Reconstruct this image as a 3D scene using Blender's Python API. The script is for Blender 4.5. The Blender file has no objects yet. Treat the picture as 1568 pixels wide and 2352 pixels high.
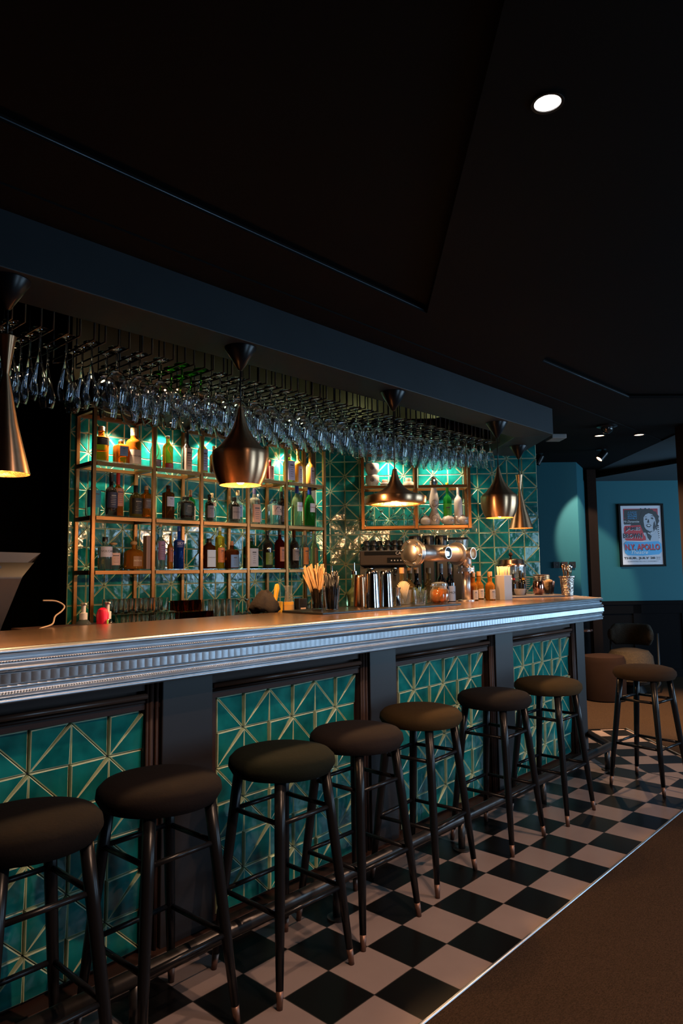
import bpy, bmesh, math, random
from mathutils import Vector, Matrix
random.seed(7)
S = 0.19                      # metres per floor tile: all lengths below are in floor tiles
PI = math.pi
sc = bpy.context.scene
COL = sc.collection
# ------------------------------------------------------------------ camera, world, lights
cd = bpy.data.cameras.new('camera'); cam = bpy.data.objects.new('camera', cd); COL.objects.link(cam)
F = Vector((0.73253022, 0.67504327, 0.08784112)); U = Vector((-0.05613179, -0.06870155, 0.99605689)); R = Vector((0.67841632, -0.73457245, -0.01243458))
cam.matrix_world = Matrix(((R.x, U.x, -F.x, -8.73304522*S), (R.y, U.y, -F.y, -8.47224013*S), (R.z, U.z, -F.z, 6.60487611*S), (0, 0, 0, 1)))
cd.sensor_fit = 'HORIZONTAL'; cd.sensor_width = 36; cd.lens = 1588.54355*36/1568; cd.clip_start = .02; cd.clip_end = 100
sc.camera = cam
w = bpy.data.worlds.new('world'); sc.world = w; w.use_nodes = True
w.node_tree.nodes['Background'].inputs[0].default_value = (.12, .2, .3, 1)
w.node_tree.nodes['Background'].inputs[1].default_value = .02
vs = sc.view_settings; sc.display_settings.display_device = 'sRGB'
vs.view_transform = 'Standard'; vs.look = 'None'; vs.gamma = 1; vs.use_curve_mapping = False
vs.exposure = 0.0
cy = sc.cycles
cy.max_bounces = 64; cy.transparent_max_bounces = 48; cy.caustics_reflective = False; cy.caustics_refractive = False
cy.glossy_bounces = 5; cy.diffuse_bounces = 3; cy.transmission_bounces = 64; cy.sample_clamp_indirect = 4.0

def light(name, kind, loc, energy, color, tgt=None, **k):
    d = bpy.data.lights.new(name, kind); o = bpy.data.objects.new(name, d); COL.objects.link(o)
    o.location = Vector(loc)*S; d.energy = energy; d.color = color
    for a, b in k.items(): setattr(d, a, b)
    if tgt is not None: o.rotation_euler = (Vector(tgt)-Vector(loc)).to_track_quat('-Z', 'Y').to_euler()
    return o
WARM = (1, .55, .24); WARM2 = (1, .62, .42); COOL = (.46, .72, 1.0)
WINX = [(4, 8.5), (21, 26), (28, 33), (35, 40), (41, 45.5)]
for a, b in WINX:             # daylight through the windows of the front wall
    light('window_daylight', 'AREA', ((a+b)/2, -17.4, 6.6), 52 if a > 10 else 32, COOL, ((a+b)/2, 0, 5.4), shape='RECTANGLE', size=5*S, size_y=7.6*S)
SPOTS = [(-.53, -4.69, 12.66), (6.6, -5.2, 12.8), (12.6, -3.0, 12.8)]
light('ceiling_spot', 'SPOT', (-.53, -4.69, 12.55), 70, WARM2, (-.53, -4.69, 0), spot_size=2.5, spot_blend=.9, shadow_soft_size=.03)
light('ceiling_spot', 'SPOT', (8.5, -9.5, 12.7), 160, WARM2, (8.5, -5, 0), spot_size=1.75, spot_blend=.9, shadow_soft_size=.03)
light('ceiling_spot', 'SPOT', (-2.5, -9.5, 12.7), 170, WARM2, (-2.5, -5, 0), spot_size=1.75, spot_blend=.9, shadow_soft_size=.03)
light('ceiling_spot', 'SPOT', (5.5, -8.2, 12.7), 60, (1, .6, .32), (5.5, -8.2, 0), spot_size=.56, spot_blend=.12, shadow_soft_size=.03)
light('ceiling_spot', 'SPOT', (22.15, 3.94, 12.6), 200, (1, .62, .34), (21.5, 1.5, 0), spot_size=1.6, spot_blend=.6, shadow_soft_size=.03)
light('ceiling_spot', 'SPOT', (23.28, 2.58, 12.6), 700, (1, .6, .32), (24.6, 3.5, 0), spot_size=1.1, spot_blend=.7, shadow_soft_size=.03)
light('ceiling_spot', 'SPOT', (26.3, 4.8, 12.0), 120, (1, .84, .6), (32.4, 10.2, 6.0), spot_size=.8, spot_blend=.3, shadow_soft_size=.02)
light('far_daylight', 'AREA', (33, -7, 7), 2.2, COOL, (34.5, 8, 9), shape='RECTANGLE', size=5*S, size_y=5*S)
SHELFSP = [(3.6, 13.3), (5.75, 13.45), (7.8, 13.4), (9.9, 13.3), (11.9, 13.2)]
for x, y in SHELFSP:
    light('shelf_spot', 'SPOT', (x, y+.25, 12.22), 62, (1, .82, .55), (x, y+.4, 6), spot_size=2.0, spot_blend=.7, shadow_soft_size=.015)

# ------------------------------------------------------------------ materials
MATS = {}
def nodes(name):
    m = bpy.data.materials.new(name); m.use_nodes = True; nt = m.node_tree
    return m, nt, nt.nodes['Principled BSDF']
def pm(name, col, rough=.5, metal=0, noise=0, nscale=30, bump=0, spec=.5, emit=None, es=0, coat=0, sheen=0, aniso=0, bscale=None, stretch=None):
    if name in MATS: return MATS[name]
    m, nt, b = nodes(name); N = nt.nodes; L = nt.links
    b.inputs['Base Color'].default_value = (*col, 1); b.inputs['Roughness'].default_value = rough; b.inputs['Metallic'].default_value = metal
    b.inputs['Specular IOR Level'].default_value = spec; b.inputs['Coat Weight'].default_value = coat; b.inputs['Sheen Weight'].default_value = sheen
    if emit: b.inputs['Emission Color'].default_value = (*emit, 1); b.inputs['Emission Strength'].default_value = es
    if aniso:
        b.inputs['Anisotropic'].default_value = aniso
        t = N.new('ShaderNodeTangent'); t.direction_type = 'RADIAL'; t.axis = 'Z'; b.inputs['Anisotropic Rotation'].default_value = .25; L.new(t.outputs[0], b.inputs['Tangent'])
    if noise or bump:
        tc = N.new('ShaderNodeTexCoord'); mp = N.new('ShaderNodeMapping'); L.new(tc.outputs['Object'], mp.inputs[0])
        if stretch: mp.inputs['Scale'].default_value = stretch
        n = N.new('ShaderNodeTexNoise'); n.inputs['Scale'].default_value = nscale; n.inputs['Detail'].default_value = 4; L.new(mp.outputs[0], n.inputs[0])
        if noise:
            mx = N.new('ShaderNodeMix'); mx.data_type = 'RGBA'; L.new(n.outputs[0], mx.inputs[0])
            mx.inputs[6].default_value = (*[c*(1-noise) for c in col], 1); mx.inputs[7].default_value = (*[min(1, c*(1+noise)) for c in col], 1)
            L.new(mx.outputs[2], b.inputs['Base Color'])
        if bump:
            n2 = n
            if bscale:
                n2 = N.new('ShaderNodeTexNoise'); n2.inputs['Scale'].default_value = bscale; n2.inputs['Detail'].default_value = 3; L.new(mp.outputs[0], n2.inputs[0])
            bp = N.new('ShaderNodeBump'); bp.inputs['Strength'].default_value = bump; bp.inputs['Distance'].default_value = .01; L.new(n2.outputs[0], bp.inputs['Height']); L.new(bp.outputs[0], b.inputs['Normal'])
    MATS[name] = m; return m
def glassm(name, tint=(1, 1, 1), body=0.0, bodycol=(1, 1, 1), base=.085, rough=.04, edge=.85, edgebody=.35):
    """thin clear glass: see-through with a mirror-like sheen and painted bright rims that grow to the edges, and optional milky body"""
    if name in MATS: return MATS[name]
    m = bpy.data.materials.new(name); m.use_nodes = True; nt = m.node_tree; N = nt.nodes; L = nt.links; N.clear()
    out = N.new('ShaderNodeOutputMaterial'); tr = N.new('ShaderNodeBsdfTransparent'); tr.inputs[0].default_value = (*tint, 1)
    gl = N.new('ShaderNodeBsdfGlossy'); gl.inputs['Roughness'].default_value = rough
    last = tr
    if body:
        df = N.new('ShaderNodeBsdfDiffuse'); df.inputs[0].default_value = (*bodycol, 1); m1 = N.new('ShaderNodeMixShader'); m1.inputs[0].default_value = body
        L.new(tr.outputs[0], m1.inputs[1]); L.new(df.outputs[0], m1.inputs[2]); last = m1
    lw = N.new('ShaderNodeLayerWeight'); lw.inputs[0].default_value = .5
    pw_ = N.new('ShaderNodeMath'); pw_.operation = 'POWER'; pw_.inputs[1].default_value = 2.0; L.new(lw.outputs['Facing'], pw_.inputs[0])
    mr = N.new('ShaderNodeMapRange'); mr.inputs['To Min'].default_value = base; mr.inputs['To Max'].default_value = edge; L.new(pw_.outputs[0], mr.inputs[0])
    d2 = N.new('ShaderNodeBsdfDiffuse'); d2.inputs[0].default_value = (*[.6*t_ for t_ in tint], 1); g2 = N.new('ShaderNodeMixShader'); g2.inputs[0].default_value = edgebody  # diffuse share of the rims imitates light gathered in glass edges
    L.new(gl.outputs[0], g2.inputs[1]); L.new(d2.outputs[0], g2.inputs[2])
    m2 = N.new('ShaderNodeMixShader'); L.new(mr.outputs[0], m2.inputs[0]); L.new(last.outputs[0], m2.inputs[1]); L.new(g2.outputs[0], m2.inputs[2])
    L.new(m2.outputs[0], out.inputs[0]); MATS[name] = m; return m
def realglass(name, col=(1, 1, 1), rough=0, ior=1.45):
    m = bpy.data.materials.new(name); m.use_nodes = True; nt = m.node_tree; N = nt.nodes; N.clear()
    out = N.new('ShaderNodeOutputMaterial'); g = N.new('ShaderNodeBsdfGlass'); g.inputs['Color'].default_value = (*col, 1); g.inputs['Roughness'].default_value = rough; g.inputs['IOR'].default_value = ior
    nt.links.new(g.outputs[0], out.inputs[0]); return m
def tealm():
    m, nt, b = nodes('teal_glaze'); N = nt.nodes; L = nt.links
    tc = N.new('ShaderNodeTexCoord'); n = N.new('ShaderNodeTexNoise'); n.inputs['Scale'].default_value = 9; n.inputs['Detail'].default_value = 3; L.new(tc.outputs['Object'], n.inputs[0])
    r = N.new('ShaderNodeValToRGB'); r.color_ramp.elements[0].position = .3; r.color_ramp.elements[1].position = .75
    r.color_ramp.elements[0].color = (.003, .09, .095, 1); r.color_ramp.elements[1].color = (.011, .26, .245, 1)
    L.new(n.outputs[0], r.inputs[0]); L.new(r.outputs[0], b.inputs['Base Color'])
    n2 = N.new('ShaderNodeTexNoise'); n2.inputs['Scale'].default_value = 15; L.new(tc.outputs['Object'], n2.inputs[0])
    bp = N.new('ShaderNodeBump'); bp.inputs['Strength'].default_value = .55; bp.inputs['Distance'].default_value = .006; L.new(n2.outputs[0], bp.inputs['Height']); L.new(bp.outputs[0], b.inputs['Normal'])
    b.inputs['Roughness'].default_value = .13; b.inputs['Specular IOR Level'].default_value = .6
    return m
def floorm(name, rot, ox, oy, flip):
    m, nt, b = nodes(name); N = nt.nodes; L = nt.links
    g = N.new('ShaderNodeNewGeometry'); mp = N.new('ShaderNodeMapping'); mp.vector_type = 'TEXTURE'
    mp.inputs['Location'].default_value = (ox*S, oy*S, 0); mp.inputs['Rotation'].default_value = (0, 0, rot); mp.inputs['Scale'].default_value = (S, S, S)
    L.new(g.outputs['Position'], mp.inputs[0]); sx = N.new('ShaderNodeSeparateXYZ'); L.new(mp.outputs[0], sx.inputs[0])
    def mth(op, a, c=None):
        k = N.new('ShaderNodeMath'); k.operation = op
        for i, v in enumerate((a, c)):
            if v is None: continue
            if isinstance(v, (int, float)): k.inputs[i].default_value = v
            else: L.new(v, k.inputs[i])
        return k.outputs[0]
    fx = mth('FLOOR', sx.outputs[0]); fy = mth('FLOOR', sx.outputs[1]); par = mth('MODULO', mth('ABSOLUTE', mth('ADD', fx, fy)), 2)
    if flip: par = mth('SUBTRACT', 1, par)
    def edge(s):
        f = mth('FRACT', s); return mth('MINIMUM', f, mth('SUBTRACT', 1, f))
    e = mth('LESS_THAN', mth('MINIMUM', edge(sx.outputs[0]), edge(sx.outputs[1])), .008)
    n = N.new('ShaderNodeTexNoise'); n.inputs['Scale'].default_value = 6; n.inputs['Detail'].default_value = 5; L.new(g.outputs['Position'], n.inputs[0])
    wm = N.new('ShaderNodeMix'); wm.data_type = 'RGBA'; wm.inputs[6].default_value = (.18, .137, .125, 1); wm.inputs[7].default_value = (.24, .187, .17, 1); L.new(n.outputs[0], wm.inputs[0])
    mx = N.new('ShaderNodeMix'); mx.data_type = 'RGBA'; L.new(par, mx.inputs[0]); mx.inputs[6].default_value = (.004, .004, .004, 1); L.new(wm.outputs[2], mx.inputs[7])
    m3 = N.new('ShaderNodeMix'); m3.data_type = 'RGBA'; L.new(e, m3.inputs[0]); L.new(mx.outputs[2], m3.inputs[6]); m3.inputs[7].default_value = (.03, .025, .022, 1)
    L.new(m3.outputs[2], b.inputs['Base Color']); b.inputs['Roughness'].default_value = .28; b.inputs['Specular IOR Level'].default_value = .2
    return m
TEAL = tealm()
CREAM = pm('pale_glaze_edge', (.55, .66, .44), .2, noise=.3, nscale=20)
GROUT = pm('grout', (.03, .035, .035), .8)
BLACKP = pm('black_paint', (.008, .0075, .007), .8, spec=.1)
CEIL = pm('ceiling_paint', (.006, .0055, .0055), .8, spec=.1, noise=.15, nscale=3)
BEAMP = pm('blue_black_paint', (.019, .025, .031), .5, spec=.3, noise=.2, nscale=4)
WOODB = pm('dark_brown_painted_wood', (.036, .017, .012), .5, spec=.25, noise=.3, nscale=14, bump=.05, stretch=(.3, 1, 1))
PILM = pm('grey_brown_paint', (.014, .012, .0125), .45, noise=.2, nscale=5)
MOULD = pm('brown_moulding', (.11, .05, .032), .3)
OLIVE = pm('olive_plaster', (.09, .07, .045), .85, noise=.7, nscale=2.2)
TEALW = pm('teal_wall_paint', (.004, .10, .13), .75, noise=.06, nscale=60)
WAINS = pm('black_panelling', (.0045, .004, .0045), .8, spec=.06)
BRWOOD = pm('brown_wood', (.014, .007, .005), .85, spec=.08, noise=.4, nscale=8, stretch=(1, 1, .1))
ZINC = pm('zinc', (.50, .55, .60), .41, 1, noise=.25, nscale=12, bump=.04, bscale=60)
TOPM = pm('worn_zinc_top', (.66, .42, .28), .27, 1, noise=.3, nscale=7, bump=.03, bscale=30, stretch=(.2, 1, 1))
BRASS = pm('brushed_brass', (.88, .52, .29), .33, 1, aniso=.75, noise=.12, nscale=60)
BRASSI = pm('hammered_brass', (.85, .48, .16), .35, 1, bump=.5, bscale=45, nscale=40)
FRAME = pm('bronze_frame', (.27, .115, .034), .34, .85, noise=.15, nscale=20)
BLKM = pm('black_metal', (.007, .007, .008), .30, 0, spec=.3)
CHROME = pm('chrome', (.75, .74, .72), .10, 1)
STEEL = pm('brushed_steel', (.62, .55, .5), .36, 1, noise=.1, nscale=30)
CLEAR = glassm('clear_glass', body=.045, bodycol=(.7, .8, .9))  # faint bluish body imitates a haze of light in the glass
SHELFG = glassm('green_edge_glass', (.90, .97, .94), base=.05, edge=.5)
GREENG = glassm('green_stem_glass', (.45, .85, .3), .35, (.08, .3, .04))
CARPET = pm('brown_carpet', (.036, .022, .0135), .95, spec=.06, noise=.98, nscale=120, bump=.8, bscale=160, stretch=(1, 2.2, 1))
WHITE = pm('white_ceramic', (.42, .34, .3), .25, coat=.4)
PAPER = pm('paper_white', (.68, .62, .58), .6)
BLACKPL = pm('black_plastic', (.012, .012, .013), .28)
BULB = pm('bulb', (1, .8, .5), .3, emit=(1, .66, .32), es=26)
DISC = pm('downlight_lens', (1, 1, 1), .3, emit=(1, .93, .86), es=14)
DISC2 = pm('warm_downlight_lens', (1, .8, .6), .3, emit=(1, .6, .36), es=5)
CORK = pm('cork', (.50, .30, .14), .7, noise=.2, nscale=60)

# ------------------------------------------------------------------ geometry helpers
def smooth(pts, n=6):
    P = [Vector(p) for p in pts]; P = [P[0]]+P+[P[-1]]; o = []
    for i in range(1, len(P)-2):
        for j in range(n):
            t = j/n; a, b, c, d = P[i-1:i+3]
            o.append(.5*((2*b)+(c-a)*t+(2*a-5*b+4*c-d)*t*t+(3*b-a-3*c+d)*t**3))
    return o+[P[-1]]
def support(prof, cap):
    # extra rings close to sharp turns, so smooth shading stays true on both sides
    o = []; n = len(prof)
    for i, p in enumerate(prof):
        a = prof[i-1] if i > 0 else None; b = prof[i+1] if i < n-1 else None
        def near(q):
            L = math.hypot(q[0]-p[0], q[1]-p[1]); k = min(.005, .3*L)/L if L > 1e-6 else 0
            return (p[0]+(q[0]-p[0])*k, p[1]+(q[1]-p[1])*k)
        if a and b:
            v = (p[0]-a[0], p[1]-a[1]); w_ = (b[0]-p[0], b[1]-p[1]); an = abs(math.atan2(v[0]*w_[1]-v[1]*w_[0], v[0]*w_[0]+v[1]*w_[1]))
            if an > .7: o += [near(a), p, near(b)]; continue
        elif not a and cap[0] and p[0] > 1e-3: o += [p, near(b)]; continue
        elif not b and cap[1] and p[0] > 1e-3: o += [near(a), p]; continue
        o.append(p)
    return o
class M:
    def __init__(s): s.v = []; s.f = []; s.mi = []; s.sm = []
    def add(s, vs_, fs, mi=0, smooth=False):
        o = len(s.v); s.v += [tuple(v) for v in vs_]
        for f in fs: s.f.append(tuple(i+o for i in f)); s.mi.append(mi); s.sm.append(smooth)
        return s
    def box(s, x0, x1, y0, y1, z0, z1, mi=0, rot=None, piv=(0, 0, 0)):
        vs_ = [Vector((x, y, z)) for z in (z0, z1) for y in (y0, y1) for x in (x0, x1)]
        if rot: 
            mt = Matrix.Rotation(rot, 3, 'Z'); p = Vector(piv); vs_ = [mt @ (v-p)+p for v in vs_]
        return s.add(vs_, [(0, 2, 3, 1), (4, 5, 7, 6), (0, 1, 5, 4), (2, 6, 7, 3), (0, 4, 6, 2), (1, 3, 7, 5)], mi)
    def cbox(s, c, d, mi=0, bev=0):
        x, y, z = c; a, b, h = d[0]/2, d[1]/2, d[2]/2
        return s.box(x-a, x+a, y-b, y+b, z-h, z+h, mi)
    def prism(s, poly, z0, z1, mi=0):
        n = len(poly); return s.add([(x, y, z0) for x, y in poly]+[(x, y, z1) for x, y in poly],
            [tuple(range(n))[::-1], tuple(range(n, 2*n))]+[(i, (i+1) % n, n+(i+1) % n, n+i) for i in range(n)], mi)
    def lathe(s, prof, c=(0, 0, 0), seg=24, mi=0, sq=0, cap=(True, True), smooth=True, ax=None, flute=None):
        if smooth: prof = support(prof, cap)
        vs_ = []; n = len(prof)
        for r, z in prof:
            for k in range(seg):
                a = 2*PI*(k+.5)/seg if sq else 2*PI*k/seg
                rr = r
                if sq: rr = r/((abs(math.cos(a))**sq+abs(math.sin(a))**sq)**(1/sq))
                if flute: rr = r*(1+flute[1]*abs(math.sin(flute[0]*a/2)))
                p = Vector((rr*math.cos(a), rr*math.sin(a), z))
                if ax is not None: p = ax @ p
                vs_.append(p+Vector(c))
        fs = [(i*seg+k, i*seg+(k+1) % seg, (i+1)*seg+(k+1) % seg, (i+1)*seg+k) for i in range(n-1) for k in range(seg)]
        s.add(vs_, fs, mi, smooth)
        o = len(s.v)-len(vs_)
        if cap[0] and prof[0][0] > 1e-5: s.f.append(tuple(o+k for k in range(seg))[::-1]); s.mi.append(mi); s.sm.append(False)
        if cap[1] and prof[-1][0] > 1e-5: s.f.append(tuple(o+(n-1)*seg+k for k in range(seg))); s.mi.append(mi); s.sm.append(False)
        return s
    def tube(s, pts, r, seg=8, mi=0, closed=False, caps=True):
        pts = [Vector(p) for p in pts]; n = len(pts); rs = r if isinstance(r, (list, tuple)) else [r]*n
        vs_ = []; prev = None
        for i, p in enumerate(pts):
            a = pts[i-1] if (i > 0 or closed) else p; b = pts[(i+1) % n] if (i < n-1 or closed) else p
            t1 = (p-a).normalized() if (p-a).length > 1e-9 else Vector(); t2 = (b-p).normalized() if (b-p).length > 1e-9 else Vector()
            t = (t1+t2).normalized(); q = Vector((0, 0, 1)) if abs(t.z) < .95 else Vector((1, 0, 0))
            if prev is not None: q = prev
            u = (q-t*q.dot(t)).normalized(); vv = t.cross(u); prev = u
            k = 1/max(.45, math.cos((t1.angle(t2) if t1.length and t2.length else 0)/2))
            for j in range(seg):
                an = 2*PI*j/seg; vs_.append(p+(u*math.cos(an)+vv*math.sin(an))*rs[i]*(k if k < 1.5 else 1.5))
        m_ = n if closed else n-1
        fs = [(i*seg+j, i*seg+(j+1) % seg, ((i+1) % n)*seg+(j+1) % seg, ((i+1) % n)*seg+j) for i in range(m_) for j in range(seg)]
        if caps and not closed: fs += [tuple(range(seg))[::-1], tuple((n-1)*seg+j for j in range(seg))]
        return s.add(vs_, fs, mi, True)
    def sphere(s, c, r, seg=14, mi=0, sc_=(1, 1, 1)):
        n = max(5, seg//2); pr = [(max(1e-6, r*math.sin(PI*i/n)), -r*math.cos(PI*i/n)) for i in range(n+1)]
        o = len(s.v); s.lathe(pr, (0, 0, 0), seg, mi, cap=(False, False))
        for i in range(o, len(s.v)):
            v = s.v[i]; s.v[i] = (v[0]*sc_[0]+c[0], v[1]*sc_[1]+c[1], v[2]*sc_[2]+c[2])
        return s
    def build(s, name, mats, parent=None, loc=None, rotz=0, bevel=0, auto=False):
        me = bpy.data.meshes.new(name); me.from_pydata([(v[0]*S, v[1]*S, v[2]*S) for v in s.v], [], s.f)
        for m in (mats if isinstance(mats, (list, tuple)) else [mats]): me.materials.append(m)
        me.polygons.foreach_set('material_index', s.mi); me.polygons.foreach_set('use_smooth', s.sm)
        bm = bmesh.new(); bm.from_mesh(me); bmesh.ops.recalc_face_normals(bm, faces=bm.faces); bm.to_mesh(me); bm.free()
        me.update(); o = bpy.data.objects.new(name, me); COL.objects.link(o)
        if parent is not None: o.parent = parent
        if loc is not None: o.location = Vector(loc)*S
        if rotz: o.rotation_euler = (0, 0, rotz)
        if bevel:
            b = o.modifiers.new('bevel', 'BEVEL'); b.width = bevel*S; b.segments = 2; b.limit_method = 'ANGLE'
        return o
def tag(o, label, cat, group=None):
    o['label'] = label; o['category'] = cat
    if group: o['group'] = group
    return o
def thing(name, label, cat, loc=(0, 0, 0), rotz=0, group=None):
    o = bpy.data.objects.new(name, None); COL.objects.link(o); o.empty_display_size = .02
    o.location = Vector(loc)*S; o.rotation_euler = (0, 0, rotz); return tag(o, label, cat, group)
def struct(o): o['kind'] = 'structure'; return o
def dup(root, loc, rotz=0, label=None, group=None):
    def cp(o, par):
        c = o.copy(); COL.objects.link(c)
        if par is not None: c.parent = par
        for ch in o.children: cp(ch, c)
        return c
    r = cp(root, None); r.location = Vector(loc)*S; r.rotation_euler = (0, 0, rotz)
    if label: r['label'] = label
    if group: r['group'] = group
    return r
def textmesh(txt, size=1.0, bold=0):
    """flat letter outlines, centred: verts (unit height about 0.7*size) and faces"""
    cu = bpy.data.curves.new('t', 'FONT'); cu.body = txt; cu.size = size; cu.align_x = 'CENTER'; cu.align_y = 'CENTER'; cu.resolution_u = 2; cu.offset = bold
    o = bpy.data.objects.new('t', cu); COL.objects.link(o); bpy.context.view_layer.update()
    me = bpy.data.meshes.new_from_object(o.evaluated_get(bpy.context.evaluated_depsgraph_get()))
    vs_ = [tuple(v.co) for v in me.vertices]; fs = [tuple(p.vertices) for p in me.polygons]
    bpy.data.objects.remove(o); bpy.data.curves.remove(cu); bpy.data.meshes.remove(me); return vs_, fs
def lin(c): return tuple(((x/255+.055)/1.055)**2.4 if x > 10 else x/255/12.92 for x in c)

# ------------------------------------------------------------------ structure: floor, walls, ceiling
main = M(); main.prism([(-14, 3.2), (-14, -2), (15.05, -2), (15.05, 3.2)], -.1, 0)
struct(main.build('floor', floorm('checker_floor', 0, 0, 0, False)))
ext = M(); ext.prism([(15.05, 3.2), (15.05, -2), (16.0, -2), (20.85, 2.85), (17.8, 5.9)], -.1, 0)
struct(ext.build('floor', floorm('checker_floor_turned', PI/4, 15, 0, True)))
cp = M(); cp.prism([(-14, -2), (-14, -18), (46, -18), (46, 26), (-14, 26), (-14, 3.2), (15, 3.2), (17.8, 5.9), (20.85, 2.85), (16, -2)], -.1, .03)
struct(cp.build('floor', CARPET))
st = M(); st.tube([(-14, -2.0, .02), (16, -2.0, .02), (20.85, 2.85, .02)], .035, 6); struct(st.build('trim_1', ZINC))

def tiles(o, u, n, T, cols, rows, par, hk=1.0):
    """ceramic relief tiles: each split on its diagonal into two tilted facets with a pale edge; nodes where i+j is even"""
    m = M(); u = Vector(u); n = Vector(n); zz = Vector((0, 0, 1)); o = Vector(o)
    rnd = random.Random(3)
    for i in range(*cols):
        for j in range(*rows):
            c = [(i, j), (i+1, j), (i+1, j+1), (i, j+1)]
            e = [k for k in range(4) if (c[k][0]+c[k][1]+par) % 2 == 0]
            a, b = e
            oth = [k for k in range(4) if k not in e]
            for q, t in enumerate(oth):
                right = c[t][0] > i
                tri = [c[a], c[b], c[t]]
                up = [c[a][1] > j, c[b][1] > j, None]
                hs = []
                slash = c[a][0] == i and c[a][1] == j
                for k, p in enumerate(tri):
                    if slash and not right: h = {2: .10, 0: .085, 1: .022}[k]
                    elif slash: h = {0: .035, 1: .10, 2: .055}[k]
                    elif right: h = .022 if not (p[0] == i and p[1] > j) else .055
                    else: h = .03 if (p[0] > i) else .06
                    hs.append(.02+(h-.02)*hk+rnd.uniform(0, .005))
                P = [o+u*(p[0]*T)+zz*(p[1]*T) for p in tri]
                cen = (P[0]+P[1]+P[2])/3
                def ins(d):
                    r = []
                    for k in range(3):
                        p = P[k]; p1 = P[(k+1) % 3]; p2 = P[(k+2) % 3]
                        e1 = (p1-p).normalized(); e2 = (p2-p).normalized(); bs = (e1+e2).normalized(); sn = math.sin(e1.angle(e2)/2)
                        r.append(p+bs*(d/sn))
                    return r
                A = ins(.005); B = ins(.009); C2 = ins(.024)
                V = [p for p in A]+[p+n*(hs[k]-.012) for k, p in enumerate(B)]+[p+n*hs[k] for k, p in enumerate(C2)]
                m.add(V, [(0, 1, 4, 3), (1, 2, 5, 4), (2, 0, 3, 5)], 1); m.add(V[3:], [(0, 1, 4, 3), (1, 2, 5, 4), (2, 0, 3, 5)], 1); m.add(V[6:], [(0, 1, 2)], 0)
    return m
T = .667
# left part of the tiled back wall, parallel to the bar; right part turned by 50 degrees
AL = -.046; AR = -.871
uL = Vector((math.cos(AL), math.sin(AL), 0)); nL = Vector((math.sin(AL), -math.cos(AL), 0))
uR = Vector((math.cos(AR), math.sin(AR), 0)); nR = Vector((math.sin(AR), -math.cos(AR), 0))
oL = Vector((2.944, 14.386, 8.276)); oR = Vector((20.032, 6.028, 11.66))
def onL(t, d, z): p = oL+uL*t+nL*d; return (p.x, p.y, z)
def onR(t, d, z): p = oR+uR*t+nR*d; return (p.x, p.y, z)
tl = tiles(oL, uL, nL, T, (-1, 16), (-5, 6), 0, .4)
for k, (a, b) in enumerate([((-1*T, 0), (16*T-.02, 0))]):
    p0 = oL+uL*a[0]; p1 = oL+uL*b[0]
    tl.add([(p0.x, p0.y, 4.9), (p1.x, p1.y, 4.9), (p1.x, p1.y, 13), (p0.x, p0.y, 13)], [(0, 1, 2, 3)], 2)
    tl.add([(p0.x, p0.y, 0), (p0.x, p0.y+.5, 0), (p0.x, p0.y+.5, 17), (p0.x, p0.y, 17)], [(0, 1, 2, 3)], 3)
struct(tl.build('wall_back', [TEAL, CREAM, GROUT, BLACKP]))
tr = tiles(oR, uR, nR, T, (-15, 0), (-10, 1), 0, .4)
p0 = oR+uR*(-15.3*T); p1 = oR
tr.add([(p0.x, p0.y, 4.9), (p1.x, p1.y, 4.9), (p1.x, p1.y, 13), (p0.x, p0.y, 13)], [(0, 1, 2, 3)], 2)
tr.add([(p1.x, p1.y, 0), (p1.x, p1.y, 13), (p1.x+.28, p1.y+.33, 13), (p1.x+.28, p1.y+.33, 0)], [(0, 1, 2, 3)], 3)
struct(tr.build('wall_back_right', [TEAL, CREAM, GROUT, BLACKP]))
k = M(); k.box(-14.2, -14, -18, 26, 0, 17); struct(k.build('wall_left', BLACKP))
k = M(); k.box(-14, 5, 17, 17.2, 0, 17); struct(k.build('wall_alcove', pm('warm_black_paint', (.002, .0018, .0016), .9, spec=0)))
# olive bulkhead wall above the shelves
k = M(); k.add([onL(-1*T, .05, 12.95), onL(16*T, .05, 12.95), onL(16*T, .05, 17), onL(-1*T, .05, 17)], [(0, 1, 2, 3)])
k.add([onR(-15.4*T, .05, 12.95), onR(0, .05, 12.95), onR(0, .05, 17), onR(-15.4*T, .05, 17)], [(0, 1, 2, 3)]); struct(k.build('wall_upper', OLIVE))
# black shelf canopy with its downlights
cx = onL(15.5*T, 2.35, 0); 
def canopy():
    a = onL(-1.2*T, .03, 0); b = onL(15.45*T, .03, 0); c_ = onR(0, .03, 0); d = onR(0, 1.6, 0); e = onR(-13.4*T, 1.6, 0); f = onL(-1.2*T, 2.0, 0)
    g = onL(14.2*T, 2.0, 0)
    k = M(); k.prism([a[:2], b[:2], c_[:2], d[:2], (e[0], e[1]), g[:2], f[:2]], 12.3, 13.25); return k
struct(canopy().build('ceiling_canopy', BLACKP))

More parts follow.
